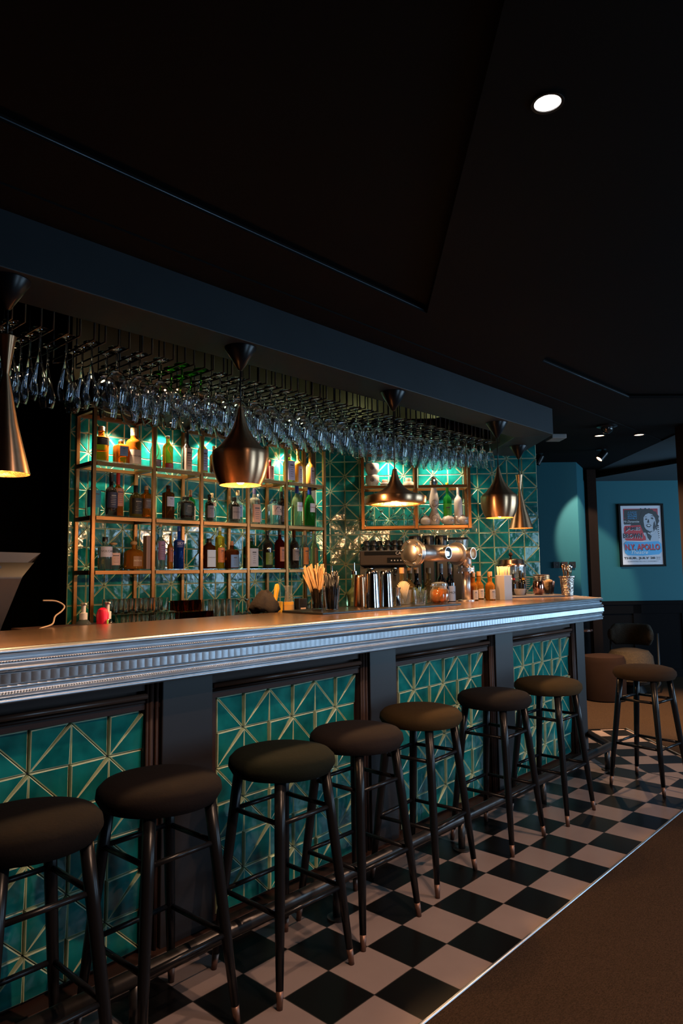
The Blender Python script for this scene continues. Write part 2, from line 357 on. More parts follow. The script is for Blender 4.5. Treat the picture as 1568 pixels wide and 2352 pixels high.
# ceiling plates: two shallow recesses
Z0 = 12.75; ZR = 12.90
k = M()
k.prism([(-14, .85), (4.48, .85), (-13.4, -17.03), (-14, -17.03)][::-1], 99, 99.1) if False else None
L1 = lambda y: 4.48+(y-.85); L2 = lambda y: 10.13+(y-.79)
k.prism([(-14, .85), (4.48, .85), (-14, -15.2), (-14, -17.9), (-10.87, -17.9), (10.0, .66), (16.35, .46), (25, -8.2), (34.7, -17.9), (46, -17.9), (46, 2.35), (-14, 2.35)], Z0, Z0+.1)
k.prism([(-14, 2.35), (46, 2.35), (46, 3.2), (-14, 3.2)], Z0-.04, Z0+.1)
k.prism([(15.7, 3.2), (46, 3.2), (46, 26), (22, 26), (22, 9.6), (18.42, 5.83)], Z0-.04, Z0+.1)
k.prism([(-14, -18), (46, -18), (46, 3.2), (-14, 3.2)], ZR+.02, ZR+.15)
struct(k.build('ceiling', CEIL))
k = M(); k.prism([(-14, 3), (22, 3), (22, 26), (-14, 26)], 17, 17.2); struct(k.build('ceiling', BLACKP))
k = M(); SAT = pm('satin_edge_highlight', (.10, .13, .16), .3, .3); k.tube([(-14, .86, Z0+.05), (4.48, .86, Z0+.05)], .02, 4); k.tube([(10.1, .68, Z0+.05), (16.3, .48, Z0+.05)], .03, 4); struct(k.build('trim_2', SAT))  # lighter blue edge colour imitates window light catching the recess steps
# beam over the bar, turned at the corner
def miter(y): return 15.7-.414*(y-3.1)
bm_ = M()
for z0, z1 in [(11.72, 12.85)]:
    o1 = [(-14, 3.1), (15.7, 3.1), (19.1, 6.5)]; i1 = [(17.9, 7.4), (miter(4.42), 4.42), (-14, 4.42)]
    bm_.prism([o1[0], o1[1], i1[1], i1[2]], z0, z1); bm_.prism([o1[1], o1[2], i1[0], i1[1]], z0, z1)
struct(bm_.build('ceiling_beam', BEAMP, bevel=.02))
k = M(); k.box(-14, 14.8, 4.43, 4.6, 12.85, 17); struct(k.build('wall_over_beam', BLACKP))
# front wall with windows (behind the camera)
k = M(); xs = [-14]+[v for p in WINX for v in p]+[46]
for a, b in zip(xs[::2], xs[1::2]): k.box(a, b, -17.2, -17, 0, 13)
for a, b in WINX: k.box(a, b, -17.2, -17, 0, 2.6); k.box(a, b, -17.2, -17, 10.4, 13)
struct(k.build('wall_front', BLACKP))
for i, (a, b) in enumerate(WINX):
    k = M()
    for x in (a, (a+b)/2-.06, b-.12): k.box(x, x+.12, -17.15, -16.95, 2.6, 10.4)
    for z in (2.6, 8.0, 10.28): k.box(a, b, -17.15, -16.95, z, z+.12)
    struct(k.build('window_%d' % (i+1), BLKM))
k = M(); k.box(46, 46.2, -18, 26, 0, 17); struct(k.build('wall_right', BLACKP))
# side wall with the switches, its lit return, wooden post and far teal wall
far_u = Vector((math.cos(-.813), math.sin(-.813), 0))
def wallseg(m, a, b, z0, z1, mi=0):
    m.add([(a[0], a[1], z0), (b[0], b[1], z0), (b[0], b[1], z1), (a[0], a[1], z1)], [(0, 1, 2, 3)], mi)
k = M(); a = (24.5, 12.8); c = (28.88, 8.06); wallseg(k, a, c, 4.6, 12.8); wallseg(k, a, c, 0, 4.6, 1); wallseg(k, c, (31.5, 8.8), 4.6, 12.8); wallseg(k, c, (31.5, 8.8), 0, 4.6, 1); struct(k.build('wall_side', [TEALW, WAINS]))
k = M(); k.box(-.27, .27, -.25, .25, 0, 12.6); struct(k.build('trim_3', BRWOOD, loc=(31.83, 8.54, 0), rotz=-.8))
pw = Vector((36.4, 6.1, 0))
k = M(); a = pw-far_u*9; b = pw+far_u*14; wallseg(k, a, b, 4.67, 12.15); wallseg(k, a, b, 0, 4.67, 1); wallseg(k, a, b, 12.15, 13, 1); struct(k.build('wall_far', [TEALW, WAINS]))
k = M(); nf = Vector((far_u.y, -far_u.x, 0))
def fbox(m, t0, t1, d0, d1, z0, z1, mi=0):
    P = [pw+far_u*t+nf*d for t in (t0, t1) for d in (d0, d1)]
    vs_ = [(p.x, p.y, z) for z in (z0, z1) for p in P]; m.add(vs_, [(0, 1, 3, 2), (4, 6, 7, 5), (0, 2, 6, 4), (1, 5, 7, 3), (0, 4, 5, 1), (2, 3, 7, 6)], mi)
fbox(k, -8, 12, .01, .18, 4.45, 4.67); fbox(k, -8, 12, .01, .12, 0, .5)
for t in range(-8, 12, 3): fbox(k, t, t+.5, .01, .1, .5, 4.45)
fbox(k, -8, 12, .01, .1, 3.9, 4.45); struct(k.build('baseboard_far', WAINS))
k = M(); k.add([(34.4, 9.74, 12.7), (24, .95, 12.7), (30, -4.0, 12.7), (41, 1.5, 12.12), (33, 10.2, 12.12)], [(0, 1, 2, 3, 4)]); struct(k.build('ceiling_far', pm('grey_blue_ceiling', (.05, .075, .09), .7)))
k = M(); k.box(0, .9, -.9, 0, 0, 12.75); struct(k.build('pillar', BRWOOD, loc=(23.05, .98, 0), rotz=-.8))

k = M(); k.box(0, 5, -.9, -.6, 0, 12.75); struct(k.build('added_light_block', BLACKP, loc=(23.6, .6, 0), rotz=-.65))  # added out of frame to block window light from the side wall
# ------------------------------------------------------------------ downlights, sensor, spots
def downlight(x, y, z, r, mat, label, rot=0):
    t = thing('ceiling_downlight', label, 'light', (x, y, z), 0)
    k = M(); k.lathe([(r*1.25, 0), (r*1.25, -.03), (r*1.02, -.03), (r, -.005)], cap=(False, False)); k.build('ring', BLKM, t)
    k = M(); k.lathe([(1e-4, -.012), (r, -.012)], cap=(False, False)); k.build('lens', mat, t); return t
downlight(-.53, -4.69, Z0, .17, DISC, 'bright round white downlight glowing high on the dark ceiling, above the stools')
downlight(22.15, 3.94, Z0-.04, .2, DISC2, 'small warm downlight flush in the far ceiling, nearest the dome camera')
downlight(23.28, 2.58, Z0-.04, .2, DISC2, 'small warm downlight flush in the far ceiling, nearer the picture edge')
downlight(-.4, 12.4, 12.9, .13, DISC2, 'small downlight glowing in the dark alcove left of the bottle shelves') 
for i, (x, y) in enumerate(SHELFSP):
    downlight(x, y, 12.3, .1, DISC2, ['downlight over the leftmost boxed bay of the bottle shelves', 'downlight between the first and second boxed tops of the bottle shelves', 'downlight over the middle boxed bay of the bottle shelves', 'downlight right of the large copper pendant, above the shelves', 'downlight over the rightmost boxed bay of the bottle shelves'][i])
t = thing('dome_camera', 'black glossy dome camera on the dark ceiling past the bar corner', 'camera', (20.23, 2.83, Z0-.04))
k = M(); k.lathe([(.42, 0), (.42, -.06), (.3, -.1)], cap=(False, True)); k.build('base', BLKM, t)
k = M(); k.sphere((0, 0, -.1), .26, 16); k.build('dome', pm('dome_gloss', (.02, .02, .02), .05), t)
def spot(x, y, z, tx, tz, label, lit):
    t = thing('spotlight', label, 'light', (x, y, z), 0)
    k = M(); k.lathe([(.25, 0), (.25, -.04)], cap=(True, True)); k.build('mount', BLKM, t)
    ax = Matrix.Rotation(tz, 3, 'Z') @ Matrix.Rotation(tx, 3, 'X')
    k = M(); k.lathe([(.19, .28), (.19, -.22), (.16, -.22), (.16, -.18)], (0, 0, -.36), ax=ax, cap=(True, False)); k.build('housing', BLKM, t)
    k = M(); k.lathe([(1e-4, -.18), (.16, -.18)], (0, 0, -.36), ax=ax, cap=(False, False)); k.build('lens', DISC2 if lit else BLKM, t)
spot(25.8, 5.35, Z0-.04, -.75, -2.2, 'tilted round ceiling spotlight, lit warm, past the bar corner', 1)
spot(21.6, 7.6, Z0-.04, 0, 0, 'short cylindrical ceiling spotlight at the right edge of the tiled wall', 0)
spot(24.6, 8.2, Z0-.04, .5, .6, 'small tilted unlit ceiling spotlight over the teal side wall', 0)
k = M(); k.box(-.4, .4, -.3, .3, -.22, -.04); tag(k.build('ceiling_box', pm('grey_box', (.25, .24, .23), .5), loc=(17.6, 3.9, 12.1), rotz=.8, bevel=.03), 'grey flat box fixed under the ceiling by the beam corner', 'box')

# ------------------------------------------------------------------ bar counter body
bar = thing('bar_counter', 'dark wooden bar counter faced with teal triangle-relief tiles', 'bar counter', (0, 2.5, 0))
def bo(v): return (v[0], v[1]-2.5, v[2])
k = M(); k.prism([(-13, .1), (15.75, .1), (18.9, 3.25), (18.4, 3.75), (15.55, .6), (-13, .6)], 0, 4.9); k.build('body', WOODB, bar)
PAN = [(-9.98, -9.98+4), (-5.98, -1.98), (-.41, 3.59), (5.22, 9.22), (11.0, 15.0)]
PANX = [(-12.0, -7.6), (-5.98, -1.98), (-.41, 3.59), (5.22, 9.22), (11.0, 15.0)]
for i, (a, b) in enumerate(PANX[1:]):
    tp = tiles((a, 2.5-2.5+.08, .245), (1, 0, 0), (0, -1, 0), T, (0, 6), (0, 6), 0, .85)
    tp.add([(a, .085, .245), (b, .085, .245), (b, .085, 4.25), (a, .085, 4.25)], [(0, 1, 2, 3)], 2); tp.build('tile_panel', [TEAL, CREAM, GROUT], bar)
posts = [(-7.6, -6.1), (-1.72, -.62), (3.95, 4.95), (9.72, 10.78)]
for a, b in posts:
    k = M(); k.box(a, b, -.14, .1, 0, 4.9); k.build('pilaster', PILM, bar, bevel=.02)
k = M(); k.prism([(15.32, -.14), (15.98, -.14), (16.2, .1), (15.3, .1)], 0, 4.9); k.build('pilaster', PILM, bar, bevel=.02)
frames = [(-6.1, -1.72), (-.62, 3.95), (4.95, 9.72), (10.78, 15.32)]
for a, b in frames:
    k = M(); k.box(a, b, -.06, .1, 4.27, 4.42); k.box(a, b, -.06, .1, 4.6, 4.9); k.build('rail', WOODB, bar)
    k = M(); k.tube([(a+.05, -.08, 4.5), (b-.28, -.08, 4.5)], .05, 8); k.build('moulding', MOULD, bar)
    k = M(); k.tube([(a+.05, -.06, 4.41), (b-.28, -.06, 4.41)], .03, 6); k.build('moulding', WOODB, bar)
    k = M(); 
    for x, r in ((b-.2, .055), (b-.08, .035), (b-.27, .03)): k.tube([(x, -.08, 0.1), (x, -.08, 4.85)], r, 8)
    k.box(b-.3, b, -.04, .1, .1, 4.9); k.build('moulding', WOODB, bar)
    k = M(); k.box(a, a+.14, -.04, .1, .1, 4.9); k.build('stile', WOODB, bar)
k = M(); k.prism([(-13, -.3), (15.9, -.3), (16.5, .3), (15.5, .3), (-13, .3)], 0, .2); k.tube([(-13, -.3, .2), (15.9, -.3, .2)], .035, 6); k.build('plinth', WOODB, bar)

# ------------------------------------------------------------------ counter top and its zinc fascia
top = thing('zinc_counter', 'long zinc bar top with fluted and beaded metal edge, turning at the corner', 'counter top', (0, 1.78, 5.6))
def path_pt(o):    # outward offset polyline of the counter front
    t = math.tan(PI/8)
    return [Vector((-13, -o, 0)), Vector((16.28+t*o, -o, 0)), Vector((20.1+.707*o, 3.82-.707*o, 0))]
def sweep(m, prof, mi=0, smooth=True):
    n = len(prof); rows = [path_pt(o) for o, d in prof]
    vs_ = [(rows[i][j].x, rows[i][j].y, -prof[i][1]) for i in range(n) for j in range(3)]
    m.add(vs_, [(i*3+j, i*3+j+1, (i+1)*3+j+1, (i+1)*3+j) for i in range(n-1) for j in range(2)], mi, smooth)
k = M(); pr = [(-.1, .0), (-.02, 0), (.02, .01), (.045, .035), (.045, .065), (.02, .09), (-.01, .095)]
k2 = M(); k2.prism([(-13, .05), (16.28, .05), (20.1, 3.87), (17.7, 6.2), (14.88, 3.37), (-13, 3.37)], -.09, 0); k2.build('surface', TOPM, top)
k.sweep = None
sweep(k, pr)
def arc(o0, d0, o1, d1, bulge, n=7):
    r = []
    for i in range(n+1):
        s_ = i/n; r.append((o0+(o1-o0)*s_+bulge*math.sin(PI*s_), d0+(d1-d0)*s_))
    return r
pr = [(-.01, .095)]+arc(-.02, .10, -.035, .17, -.03)+[(-.01, .175), (-.01, .21)]+arc(-.02, .215, .03, .34, .05, 9)+[(.02, .345), (.02, .355)]
sweep(k, pr)
sweep(k, [(.02, .355), (.02, .49)])
pr = [(.02, .49), (.0, .5)]+arc(0, .5, -.02, .60, .045, 8)+[(-.01, .605), (-.01, .645)]+arc(0, .65, 0, .72, .045)+[(.015, .725), (.015, .78), (-.2, .78)]
sweep(k, pr)
# end cap of the far leg is hidden; close underside
k.build('fascia', ZINC, top)
def along(o):     # sampled points along the front at equal steps
    P = path_pt(o); return P
k = M(); P = path_pt(.02); step = .142
for a, b in ((P[0], P[1]), (P[1], P[2])):
    L_ = (b-a).length; n = int(L_/step); d = (b-a).normalized(); nn = Vector((d.y, -d.x, 0))
    for i in range(n):
        q = a+d*(i*step); prf = []
        for j in range(6):
            s_ = j/5; off = .028+.034*s_+.006*math.sin(PI*s_); prf.append(q+d*(step*s_)+nn*off)
        v = [(p.x, p.y, -.355) for p in prf]+[(p.x, p.y, -.49) for p in prf]
        k.add(v, [(j, j+1, 7+j, 6+j) for j in range(5)], 0, True)
        e = q+d*step+nn*.02; k.add([(prf[5].x, prf[5].y, -.355), (e.x, e.y, -.355), (e.x, e.y, -.49), (prf[5].x, prf[5].y, -.49)], [(0, 1, 2, 3)])
        base0 = q+nn*.02
        k.add([(base0.x, base0.y, -.355)]+[(p.x, p.y, -.355) for p in prf]+[(e.x, e.y, -.355)], [tuple(range(8))]); k.add([(base0.x, base0.y, -.49)]+[(p.x, p.y, -.49) for p in prf]+[(e.x, e.y, -.49)], [tuple(range(8))])
k.build('fluting', ZINC, top)
for dz in (.192, .625):
    k = M(); P = path_pt(-.005); st_ = .042
    for a, b in ((P[0], P[1]), (P[1], P[2])):
        d = (b-a).normalized(); n = int((b-a).length/st_); nn = Vector((d.y, -d.x, 0))
        for i in range(n):
            c = a+d*(i*st_)
            if c.x < -6: continue
            r = .019; pts = [c+d*r*1.05, c+nn*r*1.3, c-d*r*1.05]; v = [(p.x, p.y, -dz) for p in pts]+[(c.x, c.y, -dz+r), (c.x, c.y, -dz-r)]
            k.add(v, [(0, 1, 3), (1, 2, 3), (0, 4, 1), (1, 4, 2)], 0, True)
    k.build('beading', ZINC, top)
# inner work shelf behind the counter and back counter under the bottle shelves
k = M(); k.prism([(-6, 5.2), (14.2, 5.2), (13.9, 6.3), (-6, 6.3)], 4.75, 4.9); k.box(-6, 13.5, 5.25, 6.2, 0, 4.75); tag(k.build('work_counter', pm('dark_steel', (.05, .045, .045), .35, .8)), 'low dark work counter hidden behind the bar top', 'counter')
k = M(); q = [onL(-1*T, .03, 0), onL(15.2*T, .03, 0), onR(-3.3, .03, 0), onR(-3.3, 2.8, 0), onR(-14.3*T, 2.8, 0), onL(-1*T, 2.8, 0)]
g_ = onL(13.3*T, 2.8, 0)
k.prism([q[0][:2], q[1][:2], q[2][:2], q[3][:2], g_[:2], q[5][:2]], 0, 4.9); tag(k.build('back_counter', pm('back_counter_black', (.02, .018, .017), .4)), 'dark back counter along the tiled wall under the bottle shelves', 'counter')
# foot rail
fr = thing('foot_rail', 'dark metal foot rail on short posts along the bar front', 'foot rail', (0, 1.1, 0))
RAILM = pm('worn_dark_metal', (.05, .045, .042), .32, .7, noise=.5, nscale=6)
k = M(); k.tube([(-12, 0, .72), (14.8, 0, .72), (16.2, 1.4, .72)], .12, 14); k.build('rail', RAILM, fr)
for x in (-7.2, -2.95, 1.39, 5.74, 9.94, 14.5):
    k = M(); k.tube([(x, 0, 0), (x, 0, .65)], .085, 10); p = k.build('post', RAILM, fr)
    k = M(); k.lathe([(.2, 0), (.2, .03), (.1, .04)], (x, 0, 0)); k.build('flange', RAILM, p)

# ------------------------------------------------------------------ bar stools
def make_stool(seatmat, label, loc, rotz):
    t = thing('bar_stool', label, 'bar stool', loc, rotz, 'bar stools on the checkered floor')
    k = M(); r = .925
    k.lathe([(r*.8, 3.22), (r*.93, 3.25), (r, 3.36), (r*.985, 3.46), (r*.9, 3.54), (r*.7, 3.59), (r*.35, 3.61), (1e-4, 3.615)], seg=40, cap=(True, False)); k.build('seat', seatmat, t)
    rt = .74; rb = 1.16; pos = []
    for a in (PI/4, 3*PI/4, 5*PI/4, 7*PI/4):
        c, s_ = math.cos(a), math.sin(a)
        P = lambda z, c=c, s_=s_: Vector((c*(rb+(rt-rb)*z/3.25), s_*(rb+(rt-rb)*z/3.25), z)); pos.append(P)
        k = M(); k.tube([P(.24), P(1.2), P(2.4), P(3.28)], [.06, .08, .09, .092], 12); lg = k.build('leg', BLKM, t)
        k = M(); k.tube([P(0), P(.26)], [.048, .061], 12); k.build('foot_cap', pm('bronze_foot_cap', (.16, .085, .06), .4, .6), lg)
    for z in (1.27, 2.6):
        for i in range(4):
            k = M(); k.tube([pos[i](z), pos[(i+1) % 4](z)], .042, 8); k.build('stretcher', BLKM, t)
    return t
def vel(n, c): return pm('velvet_'+n, c, .95, sheen=0, spec=.12, noise=.12, nscale=40, bump=.1, bscale=120)
STO = [((-4.75, .72, 0), 0, vel('black', (.005, .004, .004)), 'black round bar stool cut off by the left picture edge, nearest the camera'),
 ((-2.72, .86, 0), .03, vel('near_black', (.007, .005, .005)), 'second bar stool from the left, black seat, in front of the wide dark pilaster'),
 ((-.42, .66, 0), 0, vel('dark_green', (.006, .008, .005)), 'dark green seated bar stool, third from the left, left of a brown one'),
 ((1.66, .78, 0), .0, vel('dark_brown', (.015, .011, .010)), 'dark brown seated bar stool right of the dark green one, fourth from the left'),
 ((4.08, 1.0, 0), .08, vel('olive', (.042, .026, .010)), 'olive velvet bar stool fifth from the left, before the pilaster of the third panel'),
 ((6.95, .82, 0), .02, vel('plum_brown', (.012, .010, .0095)), 'plum brown bar stool between two olive seated ones, sixth from the left'),
 ((9.62, .68, 0), .0, vel('moss', (.042, .029, .013)), 'moss velvet bar stool at the far end of the row, by the bar corner'),
 ((13.75, -.5, 0), -.12, vel('tan_brown', (.028, .017, .010)), 'brown velvet bar stool standing alone on the checkered floor away from the bar')]
for loc, rz, mt, lb in STO: make_stool(mt, lb, loc, rz)

# ------------------------------------------------------------------ pendants
def pendant(x, y, prof, inner, ztop, zb, label, power, bulbr=.14):
    t = thing('pendant_lamp', label, 'pendant lamp', (x, y, 11.72), 0, 'copper pendants over the bar')
    k = M(); k.lathe([(.36, 0), (.36, -.02), (.05, -.52), (1e-4, -.54)], cap=(True, False), seg=32); k.build('canopy', BLKM, t)
    k = M(); k.tube([(0, 0, -.5), (0, 0, ztop-11.72)], .018, 6); k.build('cord', BLACKPL, t)
    k = M(); k.lathe([(r, z-11.72) for r, z in prof], cap=(True, False), seg=48); s_ = k.build('shade', BRASS, t)
    k = M(); k.lathe([(r, z-11.72) for r, z in inner], cap=(False, True), seg=48); k.build('lining', BRASSI, s_)
    k = M(); k.sphere((0, 0, zb-11.72), bulbr, 14); k.build('bulb', BULB, t)
    light('pendant_glow', 'POINT', (x, y, zb-.22), power, WARM, shadow_soft_size=.025)
def fat(z):       # z = bottom
    o = [(.035, 1.76), (.05, 1.72), (.08, 1.6), (.13, 1.42), (.2, 1.25), (.3, 1.08), (.42, .93), (.52, .83), (.6, .77), (.625, .74), (.63, .66), (.625, .5), (.6, .35), (.55, .18), (.49, .05), (.465, 0)]
    i = [(.455, 0), (.54, .2), (.585, .38), (.6, .6), (.58, .72), (.4, .88), (.2, 1.1)]
    return [(r, z+h) for r, h in o], [(r, z+h) for r, h in i]
def tall(z, r0=.47, h=2.3):
    o = [(.15, h), (.15, h-.02), (.052, h*.73), (.055, h*.715), (r0*.5, h*.36), (r0, 0)]
    i = [(r0-.012, 0), (r0*.5-.012, h*.36), (.05, h*.68)]
    return [(r, z+k) for r, k in o], [(r, z+k) for r, k in i]
def wide(z):
    o = [(.05, 1.02), (.065, .98), (.09, .85), (.14, .7), (.22, .56), (.36, .42), (.56, .32), (.78, .26), (.865, .23), (.875, .2), (.865, .06), (.84, .03)]
    i = [(.84, .03), (.7, 0), (.64, .02), (.6, .1), (.62, .2), (.3, .3), (.1, .5)]
    return [(r, z+k) for r, k in o], [(r, z+k) for r, k in i]
p, i = tall(8.34, .43, 2.38); pendant(-4.1, 3.55, p, i, 10.7, 9.0, 'tall narrow hourglass copper pendant at the left picture edge', 36)
p, i = fat(8.58); pendant(1.0, 3.55, p, i, 10.33, 8.72, 'large onion-shaped copper pendant lit below, in front of the bottle shelves', 42, .12)
p, i = wide(8.50); pendant(6.55, 3.55, p, i, 9.5, 8.7, 'wide flat-brimmed copper pendant before the small wall shelf', 28)
p, i = fat(8.42); pendant(12.3, 3.55, p, i, 10.15, 8.56, 'onion-shaped copper pendant over the bar corner, next to the hourglass one', 24, .12)
p, i = tall(8.33, .49, 2.2); pendant(16.95, 5.25, p, i, 10.5, 9.0, 'hourglass copper pendant at the far end of the bar, rightmost lamp', 24)

# ------------------------------------------------------------------ hanging glass rack and glasses
rack = thing('glass_rack', 'black wire rack of hanging channels for stemware behind the beam', 'glass rack', (0, 4.6, 11.4))
SL = [-3.55+.5465*i for i in range(33)]
for x in SL:
    k = M(); a = .12
    k.tube([(x-a, -.12, 1.5), (x-a, -.12, 0), (x-a, 1.75, 0), (x, 2.0, 0), (x+a, 1.75, 0), (x+a, -.12, 0), (x+a, -.12, 1.5)], .018, 5)
    k.tube([(x, 2.0, 0), (x, 2.0, 1.5)], .018, 5); k.build('rail', BLKM, rack)
def gl(kind):
    if kind == 'flute': pr = [(.02, 0), (.17, 0), (.175, -.012), (.16, -.02), (.035, -.05), (.022, -.12), (.02, -.42), (.028, -.5), (.06, -.66), (.10, -.82), (.15, -1.0), (.172, -1.12), (.165, -1.2), (.13, -1.32), (.12, -1.34)]
    elif kind == 'wine': pr = [(.02, .0), (.18, 0), (.185, -.012), (.17, -.02), (.035, -.05), (.024, -.12), (.022, -.40), (.03, -.47), (.12, -.54), (.2, -.64), (.235, -.78), (.235, -.9), (.21, -1.06), (.175, -1.22)]
    elif kind == 'balloon': pr = [(.02, .0), (.18, 0), (.185, -.012), (.17, -.02), (.035, -.05), (.024, -.12), (.022, -.45), (.03, -.5), (.13, -.54), (.22, -.63), (.255, -.76), (.25, -.88), (.22, -1.0), (.205, -1.03)]
    elif kind == 'cut': pr = [(.02, .0), (.18, 0), (.185, -.012), (.17, -.02), (.03, -.05), (.02, -.12), (.018, -.36), (.03, -.42), (.11, -.48), (.18, -.6), (.205, -.76), (.2, -.95), (.18, -1.1)]
    else: pr = [(.02, 0), (.15, 0), (.155, -.012), (.14, -.02), (.03, -.05), (.02, -.1), (.018, -.3), (.03, -.34), (.1, -.4), (.155, -.55), (.165, -.75), (.18, -.95)]
    return pr
CUTG = realglass('cut_crystal', (.97, .985, 1), .04); CRYS = realglass('crystal', (.98, .99, 1)); GCRY = realglass('green_crystal', (.35, .8, .25))
def walled(pr, n0, th=.014):      # closed wall: outer profile down to the rim, then back up inside the bowl from point n0
    inn = [(max(.001, r_-th), z_-(.02 if i == 0 else 0)) for i, (r_, z_) in enumerate(pr[n0:])][::-1]
    return [(1e-4, pr[0][1])]+pr+inn+[(1e-4, inn[-1][1])]
LBL = {'flute': ('champagne_flute', 'clear teardrop flute hung in the rack, %s'), 'wine': ('wine_glass', 'clear wine glass hung in the rack, %s'),
 'balloon': ('balloon_glass', 'green-stemmed balloon glass hung in the rack, %s'), 'cut': ('goblet', 'cut-glass goblet hung in the rack, %s'), 'small': ('small_goblet', 'small clear goblet hung in the rack, %s')}
proto = {}
NROW = ['front row', 'second row', 'third row', 'back row']
ORD = lambda n: '%d%s' % (n, 'th' if 10 < n % 100 < 14 else {1: 'st', 2: 'nd', 3: 'rd'}.get(n % 10, 'th'))
def hang(kind, x, row, ch):
    y = 4.78+.44*row+random.uniform(-.03, .03)
    if kind not in proto:
        k = M()
        if kind == 'balloon':
            pr = gl(kind); k.lathe([(1e-4, 0)]+pr[1:8]+[(1e-4, pr[7][1]-.001)], seg=18, cap=(False, False)); o = k.build(LBL[kind][0], GCRY)
            pb = pr[7:]; k2 = M(); k2.lathe([(1e-4, pb[0][1]-.002)]+[(a_, b_-.002) for a_, b_ in pb]+[(max(.001, a_-.014), b_-.02 if i_ == 0 else b_) for i_, (a_, b_) in enumerate(pb)][::-1]+[(1e-4, pb[0][1]-.022)], seg=24, cap=(False, False)); k2.build('bowl', CRYS, o)
        else:
            k.lathe(walled(gl(kind)[1:], 7), seg=24, cap=(False, False), flute=(16, .05) if kind == 'cut' else None); o = k.build(LBL[kind][0], CUTG if kind == 'cut' else CRYS)
        proto[kind] = o; o.location = Vector((x, y, 11.44))*S
    else:
        o = dup(proto[kind], (x, y, 11.44), random.uniform(0, 6))
    tag(o, LBL[kind][1] % (ORD(ch)+' channel from the left, '+NROW[row]), 'glass', 'stemware hanging in the rack: '+LBL[kind][0].replace('_', ' '))
for i, x in enumerate(SL):
    kd = 'flute' if i <= 3 else 'wine' if i <= 6 else 'balloon' if i <= 8 else 'wine' if i <= 17 else 'cut' if i <= 21 else 'wine' if i <= 22 else 'cut' if i <= 29 else 'small'
    rows = {0: (0, 1, 2), 1: (0, 1, 2, 3), 2: (0, 2), 3: (0, 1, 2), 4: (0, 1), 5: (0, 1, 3)}.get(i, (0, 1, 2, 3))
    if i >= 31: rows = (0, 1)
    for r in rows: hang(kd if not (kd == 'balloon' and r > 2) else 'wine', x, r, i+1)

# ------------------------------------------------------------------ bottle shelves
LV = {1: 10.47, 2: 8.64, 3: 6.83}
shf = thing('bottle_shelf', 'tall bronze-framed open shelving with glass shelves against the teal tiles', 'shelf', onL(0, 0, 4.9), AL)
XF = [-.43, 1.78, 3.76, 5.92, 7.9, 10.07]     # along the wall from its origin
B = .062
def bar(m, p, q, w_=B):   # square bar between axis-aligned points
    lo = [min(a, b)-w_ for a, b in zip(p, q)]; hi = [max(a, b)+w_ for a, b in zip(p, q)]
    m.box(lo[0], hi[0], lo[1], hi[1], lo[2], hi[2])
for x in XF:
    for y in (-1.4, -.12):
        k = M(); bar(k, (x, y, 0), (x, y, 12.2-4.9)); k.build('post', FRAME, shf, bevel=.01)
for lv in LV.values():
    z = lv-4.9-.11
    for a, b in zip(XF[:-1], XF[1:]):
        for y in (-1.4, -.12):
            k = M(); bar(k, (a+.15, y, z), (b-.15, y, z), .058); k.build('rail', FRAME, shf)
    for x in XF:
        k = M(); bar(k, (x, -1.25, z), (x, -.27, z), .07); k.build('rail', FRAME, shf)
    k = M(); k.box(XF[0]+.05, XF[-1]-.05, -1.45, -.07, lv-4.9-.035, lv-4.9); k.build('glass_shelf', SHELFG, shf)
for a, b in ((0, 1), (2, 3), (4, 5)):
    z = 12.2-4.9; a = XF[a]; b = XF[b]; k = M()
    for y in (-1.4, -.12): bar(k, (a, y, z), (b, y, z), .07)
    for x in (a, b): bar(k, (x, -1.3, z), (x, -.2, z), .07)
    k.build('top_frame', FRAME, shf)
# small wall shelf on the turned wall
cab = thing('wall_shelf', 'small bronze-framed wall shelf with glass shelves, right of the bottle shelves', 'shelf', onR(0, 0, 8.5), AR)
CX = [-7.85, -5.52, -3.22]
for x in CX:
    for y in (-1.25, -.12):
        k = M(); bar(k, (x, y, .05), (x, y, 3.42)); k.build('post', FRAME, cab)
for z in (.05, 1.82, 3.42):
    for a, b in zip(CX[:-1], CX[1:]):
        for y in (-1.25, -.12):
            k = M(); bar(k, (a+.15, y, z), (b-.15, y, z), .058); k.build('rail', FRAME, cab)
    for x in CX:
        k = M(); bar(k, (x, -1.1, z), (x, -.27, z), .07); k.build('rail', FRAME, cab)
for z, xa, xb in ((.15, CX[0], CX[2]), (1.92, CX[0], CX[1])):
    k = M(); k.box(xa+.05, xb-.05, -1.3, -.07, z-.03, z); k.build('glass_shelf', SHELFG, cab)
for t_ in (-6.7, -4.4):
    x, y, z = onR(t_, .8, 12.22); light('shelf_spot', 'SPOT', (x, y, z), 45, (1, .82, .55), (x+nR.x*-.2, y+nR.y*-.2, 6), spot_size=2.0, spot_blend=.7, shadow_soft_size=.015)

for x_, y_, c_ in ((2.5, 13.2, (1, .8, .45)), (5.6, 13.2, (1, .55, .3)), (8.2, 13.1, (.75, 1, .6)), (11.5, 13.0, (.9, 1, .6)), (14.2, 11.6, (.8, 1, .55)), (16.6, 8.9, (.8, 1, .55))):  # uplights added out of sight to brighten the olive wall
    t = thing('added_uplight', 'small unseen uplight added on top of the shelf canopy, %s' % {2.5: 'leftmost', 5.6: 'second from the left', 8.2: 'third from the left', 11.5: 'above the last bottle bay', 14.2: 'above the small wall shelf', 16.6: 'rightmost'}[x_], 'light', (x_, y_-.2, 13.25), 0, 'added uplights on the canopy')
    k = M(); k.box(-.3, .3, -.1, .1, 0, .15); k.build('housing', BLKM, t)
    light('added_uplight_glow', 'POINT', (x_, y_, 13.75), .4 if x_ < 12 else 1.1, c_, shadow_soft_size=.03)
